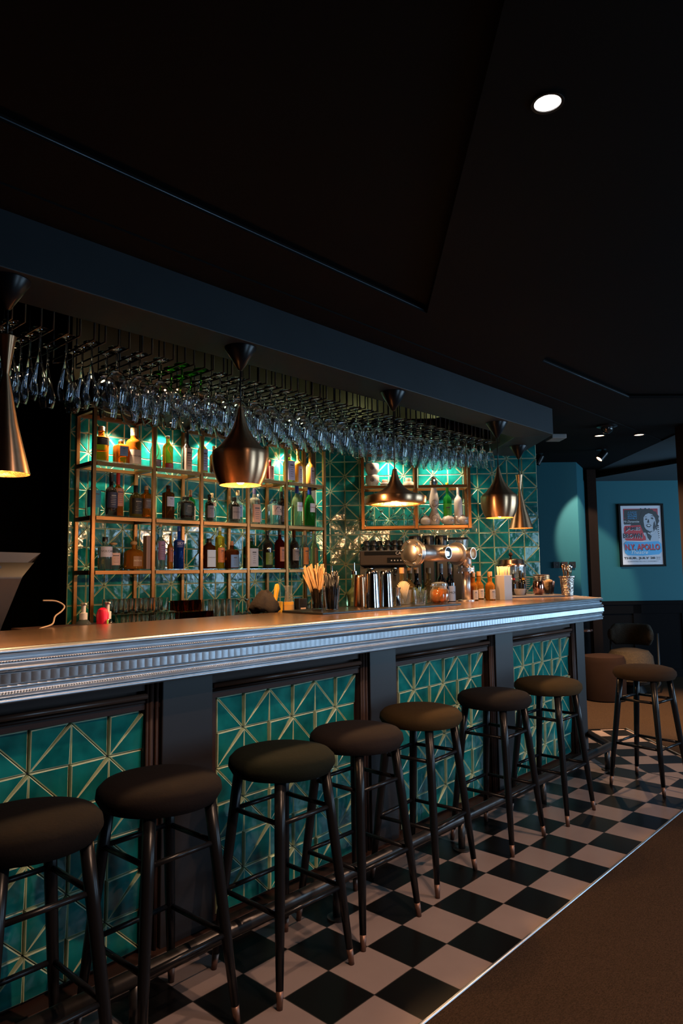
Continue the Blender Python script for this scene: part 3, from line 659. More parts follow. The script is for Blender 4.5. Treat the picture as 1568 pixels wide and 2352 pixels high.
# ------------------------------------------------------------------ bottles
def liq(name, tint, body, bc):      # solid coloured glass full of liquor: refracting, with a little body colour
    m = realglass('liquor_'+name, tuple(v**.75 for v in tint), 0, 1.38); nt = m.node_tree; N = nt.nodes; L = nt.links; g = [n for n in N if n.type == 'BSDF_GLASS'][0]; out = [n for n in N if n.type == 'OUTPUT_MATERIAL'][0]
    d = N.new('ShaderNodeBsdfDiffuse'); d.inputs[0].default_value = (*bc, 1); mx = N.new('ShaderNodeMixShader'); mx.inputs[0].default_value = body*.75
    L.new(g.outputs[0], mx.inputs[1]); L.new(d.outputs[0], mx.inputs[2]); L.new(mx.outputs[0], out.inputs[0]); return m
AMB = liq('amber', (1, .24, .02), .55, (.45, .11, .012)); AMB2 = liq('honey', (1, .38, .05), .5, (.55, .2, .03)); DARK = pm('dark_bottle_glass', (.012, .009, .008), .07, coat=1)
BRN = liq('brown', (.4, .15, .05), .6, (.10, .025, .008)); GRN = liq('green', (.2, .7, .2), .5, (.02, .2, .03)); PALE = liq('pale_green', (.75, .88, .62), .3, (.3, .38, .18))
BLU = liq('blue', (.1, .25, .8), .5, (.01, .04, .3)); ORG = pm('orange_juice', (.85, .33, .05), .15, coat=1); DGR = liq('dark_green', (.1, .25, .1), .75, (.008, .03, .012)); RED = liq('dark_red', (.35, .03, .02), .75, (.06, .004, .004))
CLB = liq('clear', (.93, .985, .98), .12, (.45, .55, .55)); YEL = liq('yellow', (.9, .75, .15), .45, (.5, .35, .02)); PNK = liq('pale_pink', (.95, .85, .78), .3, (.6, .45, .35)); LBL_ = {}
def lab(c): 
    key = 'label_%d_%d_%d' % tuple(c); return pm(key, lin(c), .55)
def bottle(loc, r, h, glass, cap, capcol, label=None, text=None, tcol=(20, 20, 25), shape='round', neck=.30, nr=.32, lz=(.12, .5), rz=0, ang=55, name='bottle', desc='', cat='bottle', group=None, oval=False, sh=.12, collar=None):
    t = thing(name, desc, cat, loc, rz, group)
    H = h; hn = H*neck; hc = max(.05, H*cap) ; rn = r*nr; hb = H-hn-hc
    sq = 6 if shape == 'square' else 0; k = M()
    if shape == 'round': pr = [(r*.9, 0), (r, .03), (r, hb-sh*H), (r*.95, hb-sh*H*.6), (r*.75, hb-sh*H*.15), (rn*1.15, hb+sh*H*.25), (rn, hb+sh*H*.6), (rn, H-hc), (rn*.95, H-hc+.01)]
    elif shape == 'bell': pr = [(r*.92, 0), (r, .03), (r*1.0, hb*.4), (r*.93, hb*.65), (r*.7, hb*.87), (rn*1.5, hb), (rn, hb+.05*H), (rn, H-hc), (rn*.95, H-hc+.01)]
    else: pr = [(r*.92, 0), (r, .03), (r, hb-.06*H), (r*.9, hb-.02*H), (rn*1.4, hb+.02*H), (rn, hb+.05*H), (rn, H-hc), (rn*.95, H-hc+.01)]
    k.lathe(pr, seg=20 if sq else 22, sq=sq); k.build('glass', glass, t)
    k = M(); rc = rn*(1.12 if not oval else 1.9)
    if oval: k.sphere((0, 0, H-hc*.5), rc, 12, 0, (1, 1, hc*.5/rc))
    else: k.lathe([(rc, H-hc), (rc, H-.02), (rc*.92, H)], seg=16)
    k.build('cap', capcol, t)
    if label:
        z0, z1 = H*lz[0], H*lz[1]; k = M(); n = 12; A = math.radians(ang)
        def P(s_, z, d=.012):      # s_ angle around, facing local -y
            a = -PI/2+s_; rr = r+d
            if sq: rr = rr/((abs(math.cos(a))**sq+abs(math.sin(a))**sq)**(1/sq))
            return (rr*math.cos(a), rr*math.sin(a), z)
        vs_ = [P(-A+2*A*i_/n, z) for z in (z0, z1) for i_ in range(n+1)]
        k.add(vs_, [(i_, i_+1, n+2+i_, n+1+i_) for i_ in range(n)], 0, True); lo = k.build('label', lab(label), t)
        if not text and z1-z0 > .2:      # lines of small print, too fine to read
            k = M(); hh = (z1-z0); rg = random.Random(int(r*1e4)+int(H*1e3)+label[0])
            for i_ in range(6):
                zc = z1-hh*(.22+.115*i_); wd_ = A*(.25+.3*rg.random()); th = hh*(.010 if i_ else .035)
                v_ = [P(-wd_+2*wd_*j_/6, z, .016) for z in (zc-th, zc+th) for j_ in range(7)]
                k.add(v_, [(j_, j_+1, 8+j_, 7+j_) for j_ in range(6)], 0, True)
            dk = sum(label) > 240; k.build('print', pm('print_dark' if dk else 'print_pale', (.06, .05, .06) if dk else (.3, .26, .22), .6), lo)
        if text:
            tv, tf = textmesh(text, 1.0); wd = max(v[0] for v in tv)-min(v[0] for v in tv); ht = max(v[1] for v in tv)-min(v[1] for v in tv)
            sc_ = min(1.75*A*r/wd, (z1-z0)*.7/ht); zc = (z0+z1)/2+(z1-z0)*.05
            k = M(); k.add([P(v[0]*sc_/r, zc+v[1]*sc_, .016) for v in tv], tf); k.build('lettering', pm('ink_%d_%d_%d' % tuple(tcol), lin(tcol), .6), lo)
    if collar:
        k = M(); z0 = H-hc-hn*.5; k.lathe([(rn*1.05, z0), (rn*1.05, H-hc)], seg=16, cap=(False, False)); k.build('neck_band', lab(collar), t)
    return t
BK = pm('cap_black', (.012, .012, .012), .3); GO = pm('cap_gold', (.5, .3, .08), .3, .8); RD = pm('cap_red', (.5, .02, .015), .4); WH = pm('cap_white', (.6, .55, .5), .4); SV = pm('cap_silver', (.5, .5, .5), .25, .9); BLC = pm('cap_blue', (.01, .03, .2), .3)
q21 = 1/.21
def B_(x, y, z, r, h, **k): return bottle((x*q21, y*q21, z*q21), r*q21*.95, h*q21, rz=AL, **k)
TOPS = 'top shelf'; 
B_(.636, 2.863, 2.199, .057, .272, glass=AMB, cap=.12, capcol=CORK, label=(25, 25, 30), tcol=(200, 200, 200), lz=(.48, .68), neck=.16, sh=.03, nr=.4, desc='flared amber spirit bottle with black label, leftmost on the top shelf')
B_(.790, 2.856, 2.199, .05, .192, glass=AMB, cap=.08, capcol=SV, label=(105, 120, 145), lz=(.35, .72), ang=32, neck=.12, shape='square', nr=.35, desc='short square amber bottle with small blue-grey label, top shelf')
B_(.890, 2.851, 2.199, .058, .296, glass=AMB, cap=.10, capcol=CORK, label=(214, 180, 160), text='WHISTLEPIG', lz=(.06, .42), neck=.2, sh=.1, nr=.38, collar=(190, 150, 120), desc='wide amber whiskey bottle with large cream label, top shelf first bay')
B_(1.075, 2.843, 2.199, .045, .365, glass=PALE, cap=.1, capcol=BRN, label=(90, 60, 60), lz=(.05, .2), neck=.38, sh=.18, desc='tall clear long-necked bottle half hidden by a shelf post, top shelf')
B_(1.181, 2.838, 2.199, .043, .273, glass=AMB2, cap=.08, capcol=CORK, label=(150, 25, 25), tcol=(220, 160, 130), lz=(.02, .2), neck=.16, nr=.35, desc='honey-coloured bottle with red lower label, second bay of the top shelf')
B_(1.351, 2.83, 2.199, .042, .345, glass=DARK, cap=.28, capcol=BK, label=(205, 170, 155), lz=(.04, .56), neck=.1, nr=.38, desc='tall black bottle with two cream labels, start of the third bay')
B_(1.5, 2.823, 2.199, .043, .34, glass=AMB2, cap=.12, capcol=GO, label=(150, 150, 185), lz=(.08, .6), neck=.22, ang=40, desc='amber bottle with tall lilac-white label behind a front post, top shelf')
B_(1.609, 2.818, 2.199, .04, .245, glass=DARK, cap=.12, capcol=CORK, label=(30, 30, 60), neck=.15, desc='dark bottle peeking out left of the large copper pendant, top shelf')
B_(2.2, 2.791, 2.199, .034, .192, glass=RED, cap=.1, capcol=RD, label=(215, 150, 140), lz=(.1, .7), neck=.2, desc='small dark red bottle with pink label, right of the large pendant')
B_(2.417, 2.781, 2.199, .044, .27, glass=YEL, cap=.1, capcol=CORK, label=(180, 165, 190), lz=(.1, .75), neck=.12, shape='square', desc='square golden bottle with lilac label behind a post, fifth bay')
B_(2.528, 2.776, 2.199, .04, .33, glass=ORG, cap=.18, capcol=GO, label=(205, 180, 190), lz=(.04, .5), neck=.18, ang=35, desc='opaque orange liqueur bottle, left one of two, fifth bay top shelf')
B_(2.676, 2.769, 2.199, .042, .337, glass=ORG, cap=.2, capcol=GO, label=(205, 180, 190), lz=(.04, .5), neck=.2, ang=35, desc='opaque orange liqueur bottle, rightmost on the top shelf')
B_(.583, 2.865, 1.814, .055, .331, glass=CLB, cap=.1, capcol=pm('cap_teal', (.01, .08, .1), .4), label=(35, 120, 135), tcol=(210, 230, 230), lz=(.18, .55), neck=.3, ang=70, desc='clear bottle with teal label, leftmost on the middle shelf')
B_(.719, 2.859, 1.814, .047, .325, glass=DARK, cap=.2, capcol=BK, label=(35, 35, 60), tcol=(220, 220, 240), lz=(.2, .55), neck=.14, desc='dark rum bottle with black cap beside a red-topped one, middle shelf')
B_(.785, 2.88, 1.814, .042, .331, glass=AMB, cap=.26, capcol=RD, label=(190, 120, 90), lz=(.25, .65), neck=.06, desc='amber bottle with dripping red top, first bay middle shelf')
B_(.914, 2.85, 1.814, .052, .247, glass=pm('olive_bottle', (.10, .075, .012), .22, coat=.5), cap=.25, capcol=BK, label=(22, 22, 22), tcol=(150, 130, 100), lz=(.12, .6), neck=.02, sh=.16, desc='squat olive bottle with black label, middle shelf first bay')
B_(1.004, 2.85, 1.814, .043, .251, glass=AMB, cap=.12, capcol=CORK, label=(90, 60, 40), lz=(.3, .6), neck=.13, shape='square', desc='square textured amber bottle beside the squat olive one')
B_(1.189, 2.837, 1.814, .049, .269, glass=BRN, cap=.1, capcol=BK, label=(185, 185, 205), lz=(.38, .66), neck=.1, sh=.05, nr=.35, ang=40, desc='broad brown bottle with grey label, second bay middle shelf')
B_(1.325, 2.80, 1.814, .055, .187, glass=DARK, cap=.14, capcol=BK, label=(10, 35, 35), tcol=(160, 180, 180), lz=(.2, .7), neck=.05, shape='square', nr=.5, desc='low square black-green bottle in front of a green one')
B_(1.411, 2.86, 1.814, .04, .255, glass=GRN, cap=.18, capcol=CORK, label=(214, 180, 150), lz=(.03, .48), neck=.1, collar=(150, 20, 20), desc='bright green gin bottle with cream label, middle shelf')
B_(1.56, 2.81, 1.814, .038, .224, glass=DARK, cap=.1, capcol=BK, label=(130, 120, 135), lz=(.15, .58), neck=.17, nr=.38, desc='short dark bottle with grey crest label, third bay middle shelf')
B_(1.63, 2.87, 1.814, .036, .245, glass=CLB, cap=.16, capcol=CORK, label=(210, 170, 140), lz=(.55, .68), neck=.14, desc='pale blue corked bottle behind a short dark one')
B_(1.806, 2.80, 1.814, .05, .219, glass=DARK, cap=.16, capcol=BK, label=(160, 150, 160), text="HENDRICK'S", lz=(.15, .62), ang=50, neck=.06, nr=.4, desc='round black apothecary bottle with diamond label, below the large pendant')
B_(1.892, 2.86, 1.814, .044, .289, glass=CLB, cap=.16, capcol=CORK, label=(120, 150, 190), lz=(.2, .55), neck=.18, ang=35, desc='pale blue bottle with diamond label behind the black apothecary one')
B_(2.026, 2.80, 1.814, .042, .31, glass=PNK, cap=.16, capcol=pm('cap_purple', (.15, .1, .2), .4), label=(210, 150, 120), lz=(.05, .55), neck=.12, shape='square', desc='pinkish clear square bottle with purple cap, fourth bay')
B_(2.095, 2.83, 1.814, .03, .269, glass=CLB, cap=.08, capcol=WH, label=(170, 190, 200), lz=(.1, .5), neck=.25, desc='slim clear bottle with round medallion next to the pinkish one')
B_(2.248, 2.79, 1.814, .052, .23, glass=CLB, cap=.08, capcol=BK, label=(215, 180, 165), text="Z's", lz=(.38, .75), neck=.1, shape='square', nr=.28, desc='clear square bottle with wide cream label, fourth bay middle shelf')
B_(2.345, 2.80, 1.814, .04, .35, glass=DARK, cap=.12, capcol=pm('cap_green', (.02, .12, .03), .4), label=(70, 60, 60), lz=(.1, .5), neck=.2, desc='dark tall wine-like bottle against the last front post')
for xx, gg, dd in ((2.509, PALE, 'pale clear vermouth bottle with round blue-white label, last bay'), (2.672, GRN, 'deep green vermouth bottle with round label, rightmost on the middle shelf')):
    B_(xx, 2.775, 1.814, .052, .376, glass=gg, cap=.2, capcol=BLC, label=(205, 210, 230), text='MARTINI', tcol=(150, 20, 25), lz=(.36, .58), ang=36, neck=.08, sh=.2, desc=dd)
B_(.668, 2.84, 1.434, .052, .231, glass=CLB, cap=.14, capcol=BK, label=(195, 190, 205), text='VOLCAN', lz=(.38, .7), neck=.14, sh=.05, nr=.36, ang=60, desc='clear tequila bottle with pale label, leftmost on the lower shelf')
B_(.75, 2.87, 1.434, .05, .198, glass=CLB, cap=.12, capcol=CORK, oval=True, label=(205, 165, 150), lz=(.15, .6), neck=.12, sh=.12, desc='round clear bottle with flat cork behind the leftmost clear one')
B_(.903, 2.85, 1.434, .074, .211, glass=AMB2, cap=.16, capcol=CORK, oval=True, label=(150, 110, 80), text='PATRON', tcol=(230, 220, 200), lz=(.1, .45), ang=28, neck=.16, sh=.14, nr=.2, desc='squat wide honey tequila bottle with ball stopper')
k = M(); k.box(-.13, .13, -.13, .13, 0, 1.2); tag(k.build('bottle_carton', pm('carton', (.35, .2, .14), .7), loc=(1.03*q21, 2.86*q21, 6.83), rotz=AL, bevel=.01), 'tan cardboard bottle carton standing on the lower shelf', 'box')
B_(1.125, 2.84, 1.434, .037, .343, glass=CLB, cap=.06, capcol=CORK, label=(120, 90, 130), lz=(.2, .62), neck=.28, desc='tall clear bottle with purple label next to the tan carton')
B_(1.226, 2.86, 1.434, .024, .277, glass=AMB2, cap=.06, capcol=BK, label=(150, 80, 60), lz=(.2, .6), neck=.25, desc='slim honey bottle half hidden left of the cobalt blue one')
B_(1.285, 2.83, 1.434, .041, .335, glass=BLU, cap=.12, capcol=BLC, label=(25, 45, 120), text='SKYY', tcol=(200, 200, 240), lz=(.5, .66), neck=.2, sh=.03, desc='cobalt blue vodka bottle on the lower shelf')
B_(1.564, 2.82, 1.434, .045, .245, glass=BRN, cap=.13, capcol=BK, label=(190, 205, 225), text='DISARONNO', lz=(.06, .62), neck=.1, shape='square', nr=.42, ang=45, desc='square brown liqueur bottle with big blue-white label, lower shelf')
B_(1.697, 2.85, 1.434, .04, .346, glass=YEL, cap=.1, capcol=WH, label=(215, 130, 80), lz=(.15, .5), neck=.12, sh=.06, desc='tall yellow liqueur bottle with orange label, lower shelf')
B_(1.775, 2.79, 1.434, .05, .228, glass=BRN, cap=.16, capcol=pm('cap_copper', (.4, .15, .08), .4), label=(95, 135, 190), tcol=(230, 170, 140), lz=(.04, .5), neck=.16, shape='square', nr=.26, ang=42, desc='dark square bottle with bright blue framed label')
B_(1.984, 2.80, 1.434, .054, .259, glass=DGR, cap=.1, capcol=BK, label=(165, 165, 175), lz=(.06, .66), ang=42, neck=.16, shape='square', desc='dark green flask with grey round-seal label, lower shelf')
B_(2.168, 2.792, 1.434, .048, .329, glass=DARK, cap=.12, capcol=BK, label=(85, 110, 35), tcol=(210, 220, 160), lz=(.1, .42), neck=.15, desc='dark bottle with green label, fourth bay of the lower shelf')
B_(2.306, 2.786, 1.434, .048, .342, glass=RED, cap=.13, capcol=BK, label=(190, 120, 90), lz=(.18, .55), ang=36, neck=.14, desc='dark red amaro bottle with copper label, lower shelf')
B_(2.472, 2.778, 1.434, .046, .347, glass=DARK, cap=.2, capcol=BRN, label=(120, 115, 120), lz=(.2, .5), neck=.1, desc='black bottle with grey twin labels, first in the last bay')
B_(2.6, 2.773, 1.434, .038, .344, glass=CLB, cap=.12, capcol=CORK, label=(200, 125, 65), lz=(.1, .55), neck=.25, desc='clear bottle with tan stamp label, middle of the last bay')
B_(2.715, 2.768, 1.434, .042, .343, glass=PALE, cap=.06, capcol=CORK, label=(120, 90, 60), lz=(.1, .55), ang=30, neck=.28, sh=.18, desc='yellow-green tapered bottle, rightmost on the lower shelf')
# ------------------------------------------------------------------ wall shelf contents
def cup(m, c, r0, r1, h, mi=0, seg=24, wall=.02): m.lathe([(r0, 0), (r1, h), (r1-wall, h), (r0-wall, wall)], c, seg, mi, cap=(True, True))
def C_(x, y): return (x*q21, y*q21)
for i, z in enumerate((10.42, 10.95)):
    t = thing('jar', ['large cream ceramic pot with black emblem, lower of the stack', 'large cream ceramic pot with black emblem, upper of the stack'][i], 'pot', (*C_(3.10, 2.37), z), AR)
    k = M(); k.lathe([(.21, 0), (.24, .06), (.30, .2), (.31, .42), (.29, .5), (.22, .52)], seg=28); k.build('body', WHITE, t)
    k = M(); k.lathe([(.05, 0), (.075, 0)], (0, 0, 0), 16, cap=(False, False), ax=Matrix.Rotation(PI/2, 3, 'X')); k.lathe([(1e-3, 0), (.03, 0)], (0, 0, 0), 8, cap=(False, False), ax=Matrix.Rotation(PI/2, 3, 'X')); k.build('emblem', BK, t, loc=(0, -.31, .27))
for i, (x, y, r, h) in enumerate([(3.175, 2.28, .21, .3), (3.315, 2.11, .23, .36)]):
    k = M(); k.lathe([(r, 0), (r, h*.42), (r*.9, h*.5), (r*.62, h*.52), (r*.62, h*.92), (r*.55, h)], seg=24)
    tag(k.build('lidded_pot', pm('pinkish_clay', (.42, .26, .19), .45), loc=(*C_(x, y), 10.42)), ['small tan lidded pot behind the flat copper pendant, upper wall shelf', 'taller tan lidded pot right of the flat pendant, upper wall shelf'][i], 'pot')
for i, (x, y, h) in enumerate([(3.084, 2.387, .73), (3.15, 2.31, .73), (3.223, 2.222, .85), (3.283, 2.151, .85), (3.33, 2.09, .8), (3.398, 2.015, .82)]):
    k = M(); k.lathe([(1e-4, h*.6), (.08, h*.56), (.175, h*.4), (.185, h*.2), (.158, 0), (.17, 0), (.2, h*.2), (.19, h*.4), (.1, h*.58), (.03, h*.66), (.03, h*.82), (.13, h*.97), (.14, h), (1e-4, h)], seg=22, cap=(False, False))
    tag(k.build('stem_glass', CRYS, loc=(*C_(x, y), 8.66)), 'clear goblet turned upside down on the wall shelf, '+['leftmost in the left bay', 'second in the left bay', 'third in the left bay', 'fourth in the left bay', 'beside the middle post', 'behind the first teapot'][i], 'glass')
def teapot(x, y, r, label, rz):
    t = thing('teapot', label, 'teapot', (*C_(x, y), 8.66), rz, 'white teapots on the wall shelf'); h = r*1.5
    k = M(); k.lathe([(r*.6, 0), (r*.9, h*.2), (r, h*.45), (r*.9, h*.72), (r*.55, h*.95), (r*.5, h)], seg=26); k.build('body', WHITE, t)
    k = M(); k.lathe([(r*.55, h), (r*.4, h*1.1), (r*.1, h*1.15), (r*.13, h*1.25), (1e-4, h*1.3)], seg=20); k.build('lid', WHITE, t)
    k = M(); k.tube([(r*.85, 0, h*.8), (r*1.3, 0, h*.85), (r*1.5, 0, h*.55), (r*1.25, 0, h*.25), (r*.9, 0, h*.25)], r*.15, 8); k.build('handle', WHITE, t)
    k = M(); k.tube([(-r*.8, 0, h*.3), (-r*1.2, 0, h*.55), (-r*1.4, 0, h*.95)], [r*.26, r*.18, r*.13], 8); k.build('spout', WHITE, t)
teapot(3.405, 1.99, .26, 'white glazed teapot with handle to the right, left of three', AR); teapot(3.545, 1.83, .29, 'white glazed teapot under the green bottle, middle of three', AR); teapot(3.63, 1.735, .26, 'white glazed teapot by the right post of the wall shelf', AR+.7)
t = thing('ceramic_decanter', 'tall painted ceramic decanter with silver bell-shaped stopper on the wall shelf', 'decanter', (*C_(3.467, 1.932), 8.66), AR)
k = M(); k.lathe([(.2, 0), (.24, .1), (.25, .4), (.14, .66), (.13, .72), (.2, .85), (.225, 1.1), (.17, 1.4), (.11, 1.65), (.09, 1.72)], seg=24); k.build('body', WHITE, t)
k = M()
for z, r in ((.3, .255), (.95, .222)):
    for a in range(14):
        an = a*PI/7; k.sphere((0, 0, 0), .001, 4) if False else None
        k.add([((r+.004)*math.cos(-PI/2+.55*math.cos(an)+dx), (r+.004)*math.sin(-PI/2+.55*math.cos(an)+dx), z+.14*math.sin(an)+dz) for dx, dz in ((-.09, 0), (0, -.02), (.09, 0), (0, .02))], [(0, 1, 2, 3)])
k.build('painted_wreath', BK, t)
k = M(); k.lathe([(.1, 1.72), (.19, 1.76), (.2, 1.95), (.12, 2.05), (.15, 2.1), (.05, 2.18), (1e-4, 2.2)], seg=20); k.build('stopper', CHROME, t)
bottle((*C_(3.548, 1.838), 8.66), .19, 1.88, GRN, .08, YEL if False else pm('cap_yellow', (.7, .5, .02), .4), (60, 160, 30), None, neck=.24, lz=(.05, .5), rz=AR, desc='clear bottle with lime green label behind the middle teapot')
bottle((*C_(3.615, 1.765), 8.66), .185, 1.8, pm('frosted_white', (.6, .5, .46), .4), .06, WH, None, neck=.26, rz=AR, desc='frosted white bottle at the right of the wall shelf', sh=.14)

# ------------------------------------------------------------------ espresso machine, grinder hoppers (back counter)
t = thing('espresso_machine', 'wide dark steel espresso machine with cups on top, on the back counter', 'coffee machine', onR(-6.75, 1.5, 4.9), AR)
k = M(); k.box(-1.25, .75, -.8, .9, 2.0, 2.62); k.build('head', pm('machine_steel', (.05, .038, .032), .5, .3, spec=.2), t, bevel=.04)
k = M(); k.box(-1.05, .6, -.82, -.8, 2.42, 2.58); k.build('black_band', pm('matte_black', (.006, .006, .006), .65, spec=.15), t)
tv, tf = textmesh('CAFÉ', .17); k = M(); k.add([(v[0]+.45, -.825, v[1]+2.5) for v in tv], tf); k.build('lettering', PAPER, t)
k = M(); k.box(-.1, .62, -.83, -.8, 2.1, 2.32); dsp = k.build('control_panel', pm('matte_black', (.006, .006, .006), .65, spec=.15), t)
for i_ in range(4):
    k = M(); k.lathe([(.028, 0), (.028, .01)], (.08+i_*.13, -.835, 2.2), 10, ax=Matrix.Rotation(PI/2, 3, 'X')); k.build('button', PAPER, dsp)
k = M(); k.box(-1.25, .75, .1, .9, .0, 2.0); k.build('back_panel', BK, t)
k = M(); k.box(-1.25, .75, -.9, .9, .0, .45); k.build('drip_base', STEEL, t, bevel=.03)
for x in (-.8, .2):
    k = M(); k.tube([(x, -.3, 2.0), (x, -.3, 1.75)], .13, 14); g = k.build('group_head', CHROME, t)
    k = M(); k.tube([(x, -.3, 1.7), (x, -1.0, 1.62)], [.05, .07], 10); k.build('portafilter', BK, g)
n_ = 0
for i in range(6):
    for j in range(2):
        for lay in range(2 if (i+j) % 3 else 1):
            x, y, z = onR(-7.75+i*.3+.05*j, 1.3+.4*j, 7.53+.23*lay)
            k = M(); k.lathe([(.14, 0), (.145, .04), (.1, .21), (.08, .22)], seg=18)
            if n_ == 0: cp0 = k.build('coffee_cup', BK, loc=(x, y, z)); k2 = M(); k2.tube([(.13, 0, .06), (.2, 0, .08), (.2, 0, .15), (.11, 0, .16)], .016, 6); k2.build('handle', BK, cp0); c_ = cp0
            else: c_ = dup(cp0, (x, y, z), random.uniform(0, 6))
            n_ += 1
            tag(c_, 'black coffee cup on the espresso machine, %s, %s from the left' % (('bottom layer, ' if lay == 0 else 'upper layer, ')+('front row' if j else 'rear row'), ORD(i+1)), 'cup', 'cups on the espresso machine, %s %s' % ('upper' if lay else 'bottom', 'front' if j else 'rear'))
for i, tt in enumerate((-5.62, -5.06, -4.5)):
    t = thing('coffee_grinder', 'coffee grinder with black hopper behind the beer tower, %s' % ['left of three', 'middle of three', 'right of three'][i], 'grinder', onR(tt, 1.4, 4.9), AR)
    k = M(); k.box(-.25, .25, -.3, .3, 0, 2.4); k.build('body', BLACKPL, t, bevel=.05)
    k = M(); k.lathe([(.16, 2.4), (.24, 2.75), (.27, 3.15), (.25, 3.25), (.1, 3.28)], seg=24); k.build('hopper', BK, t)
    k = M(); k.tube([(-.14, -.36, 2.4), (-.14, -.36, 3.1)], .1, 14); k.build('chrome_tube', CHROME, t)
t = thing('glass_hopper', 'clear bowl-shaped blender jar with dark rim right of the grinders', 'blender', onR(-3.8, 1.6, 4.9), AR)
k = M(); k.box(-.3, .3, -.3, .3, 0, 2.2); k.build('base', BLACKPL, t, bevel=.05)
k = M(); k.lathe([(.28, 2.2), (.38, 2.6), (.42, 3.05)], seg=24, cap=(True, False)); k.build('jar', CLEAR, t)
k = M(); k.lathe([(.43, 3.05), (.45, 3.08), (.43, 3.14), (1e-3, 3.15)], seg=24); k.build('rim', BK, t)

# ------------------------------------------------------------------ beer tower
t = thing('beer_tower', 'large bare-steel pipe beer tower with bolted flange end and two round badges', 'beer tower', (11.44, 4.42, 5.6))
k = M(); k.tube([(0, 0, 0), (0, 0, 1.05)], .15, 20); k.build('column', STEEL, t)
k = M(); k.lathe([(.28, 0), (.28, .05), (.2, .06)], seg=24); k.build('foot_flange', STEEL, t)
k = M(); 
for z in (1.0, 1.07): k.lathe([(.3, z), (.3, z+.06)], seg=28)
pf = k.build('pipe_flange', STEEL, t)
for a in range(6):
    k = M(); k.lathe([(.035, .94), (.035, 1.19)], (.25*math.cos(a*PI/3), .25*math.sin(a*PI/3), 0), 6); k.build('bolt', STEEL, pf)
k = M(); k.tube([(0, 0, 1.1), (0, 0, 1.3), (-.1, 0, 1.48), (-.25, 0, 1.57), (-.45, 0, 1.6)], [.19, .2, .23, .26, .28], 24); k.build('elbow', STEEL, t)
AX = Matrix.Rotation(-PI/2, 3, 'Y')
k = M(); k.tube([(-.45, 0, 1.6), (-2.95, 0, 1.6)], .27, 32); k.build('pipe', STEEL, t)
k = M(); k.lathe([(.38, 0), (.38, .07)], (-.5, 0, 1.6), 32, ax=AX); k.build('pipe_flange', STEEL, t)
k = M(); k.lathe([(.42, 0), (.42, .09)], (-2.85, 0, 1.6), 36, ax=AX); k.lathe([(.42, .11), (.42, .18), (.27, .18), (.27, .26), (.22, .30), (1e-4, .31)], (-2.85, 0, 1.6), 36, ax=AX); ef = k.build('end_flange', STEEL, t)
for a in range(6):
    k = M(); c = (-3.03, .345*math.sin(a*PI/3+.3), 1.6+.345*math.cos(a*PI/3+.3)); k.lathe([(.045, 0), (.045, .05), (.02, .08), (1e-4, .085)], c, 10, ax=AX); k.build('bolt', CHROME, ef)
AY = Matrix.Rotation(PI/2, 3, 'X')
for x, mt in ((-1.75, CHROME), (-.28, pm('badge_gold', (.25, .13, .05), .3, .6))):
    k = M(); k.lathe([(.13, .2), (.13, .36), (.19, .38), (.2, .5), (.17, .5)], (x, 0, 1.6), 24, ax=AY, cap=(False, False)); bd = k.build('badge', STEEL, t)
    k = M(); k.lathe([(.175, .495), (.1, .51), (1e-4, .515)], (x, 0, 1.6), 24, ax=AY); k.build('badge_face', mt, bd)

# ------------------------------------------------------------------ things on the bar top
ZT = 5.6
k = M(); k.prism([(3.42, 4.05), (3.38, 3.35), (9.1, 3.12), (9.2, 5.0), (3.6, 5.05)], 0, .05); tag(k.build('bar_mat', BLACKPL, loc=(0, 0, ZT), bevel=.01), 'long black bar mat under the straws, shakers and jars', 'mat')
ZM = ZT+.055
def put(name, label, cat, x, y, mat, prof, seg=24, z=ZM, parts=None, group=None, **kw):
    k = M(); k.lathe(prof, seg=seg, **kw); return tag(k.build(name, mat, loc=(x, y, z)), label, cat, group)
# straws
STRAW = pm('wooden_straw', (.62, .36, .15), .5); BSTR = pm('black_straw', (.015, .015, .018), .35)
t = thing('straw_glass', 'clear glass packed with fanned pale reed straws', 'straw holder', (4.62, 4.75, ZM))
k = M(); k.lathe([(.17, 0), (.19, .5), (.2, .58), (.188, .58), (.178, .5), (.16, .02)], seg=24); k.build('glass', CRYS, t)
rnd = random.Random(5)
for i in range(46):
    a = rnd.uniform(0, 2*PI); r0 = .1*rnd.random()**.5; lean = rnd.uniform(-.75, .35); ln = rnd.uniform(.95, 1.22); dy = rnd.uniform(-.15, .15)
    b = Vector((r0*math.cos(a)-lean*.12, r0*math.sin(a), .02)); d = Vector((lean*.55, dy-lean*.25, 1)).normalized()
    k = M(); k.tube([b, b+d*ln], .021, 6); k.build('straw', STRAW, t)
t = thing('straw_cup', 'clear tumbler full of black straws beside the reed straws', 'straw holder', (4.5, 4.1, ZM))
k = M(); k.lathe([(.17, 0), (.225, .62), (.213, .62), (.16, .02)], seg=24); k.build('glass', CRYS, t)
for i in range(34):
    a = rnd.uniform(0, 2*PI); r0 = .13*rnd.random()**.5; b = Vector((r0*math.cos(a), r0*math.sin(a), .02)); k = M(); k.tube([b, (b.x*1.7+rnd.uniform(-.03, .03), b.y*1.7, rnd.uniform(.82, 1.02))], .017, 6); k.build('straw', BSTR, t)
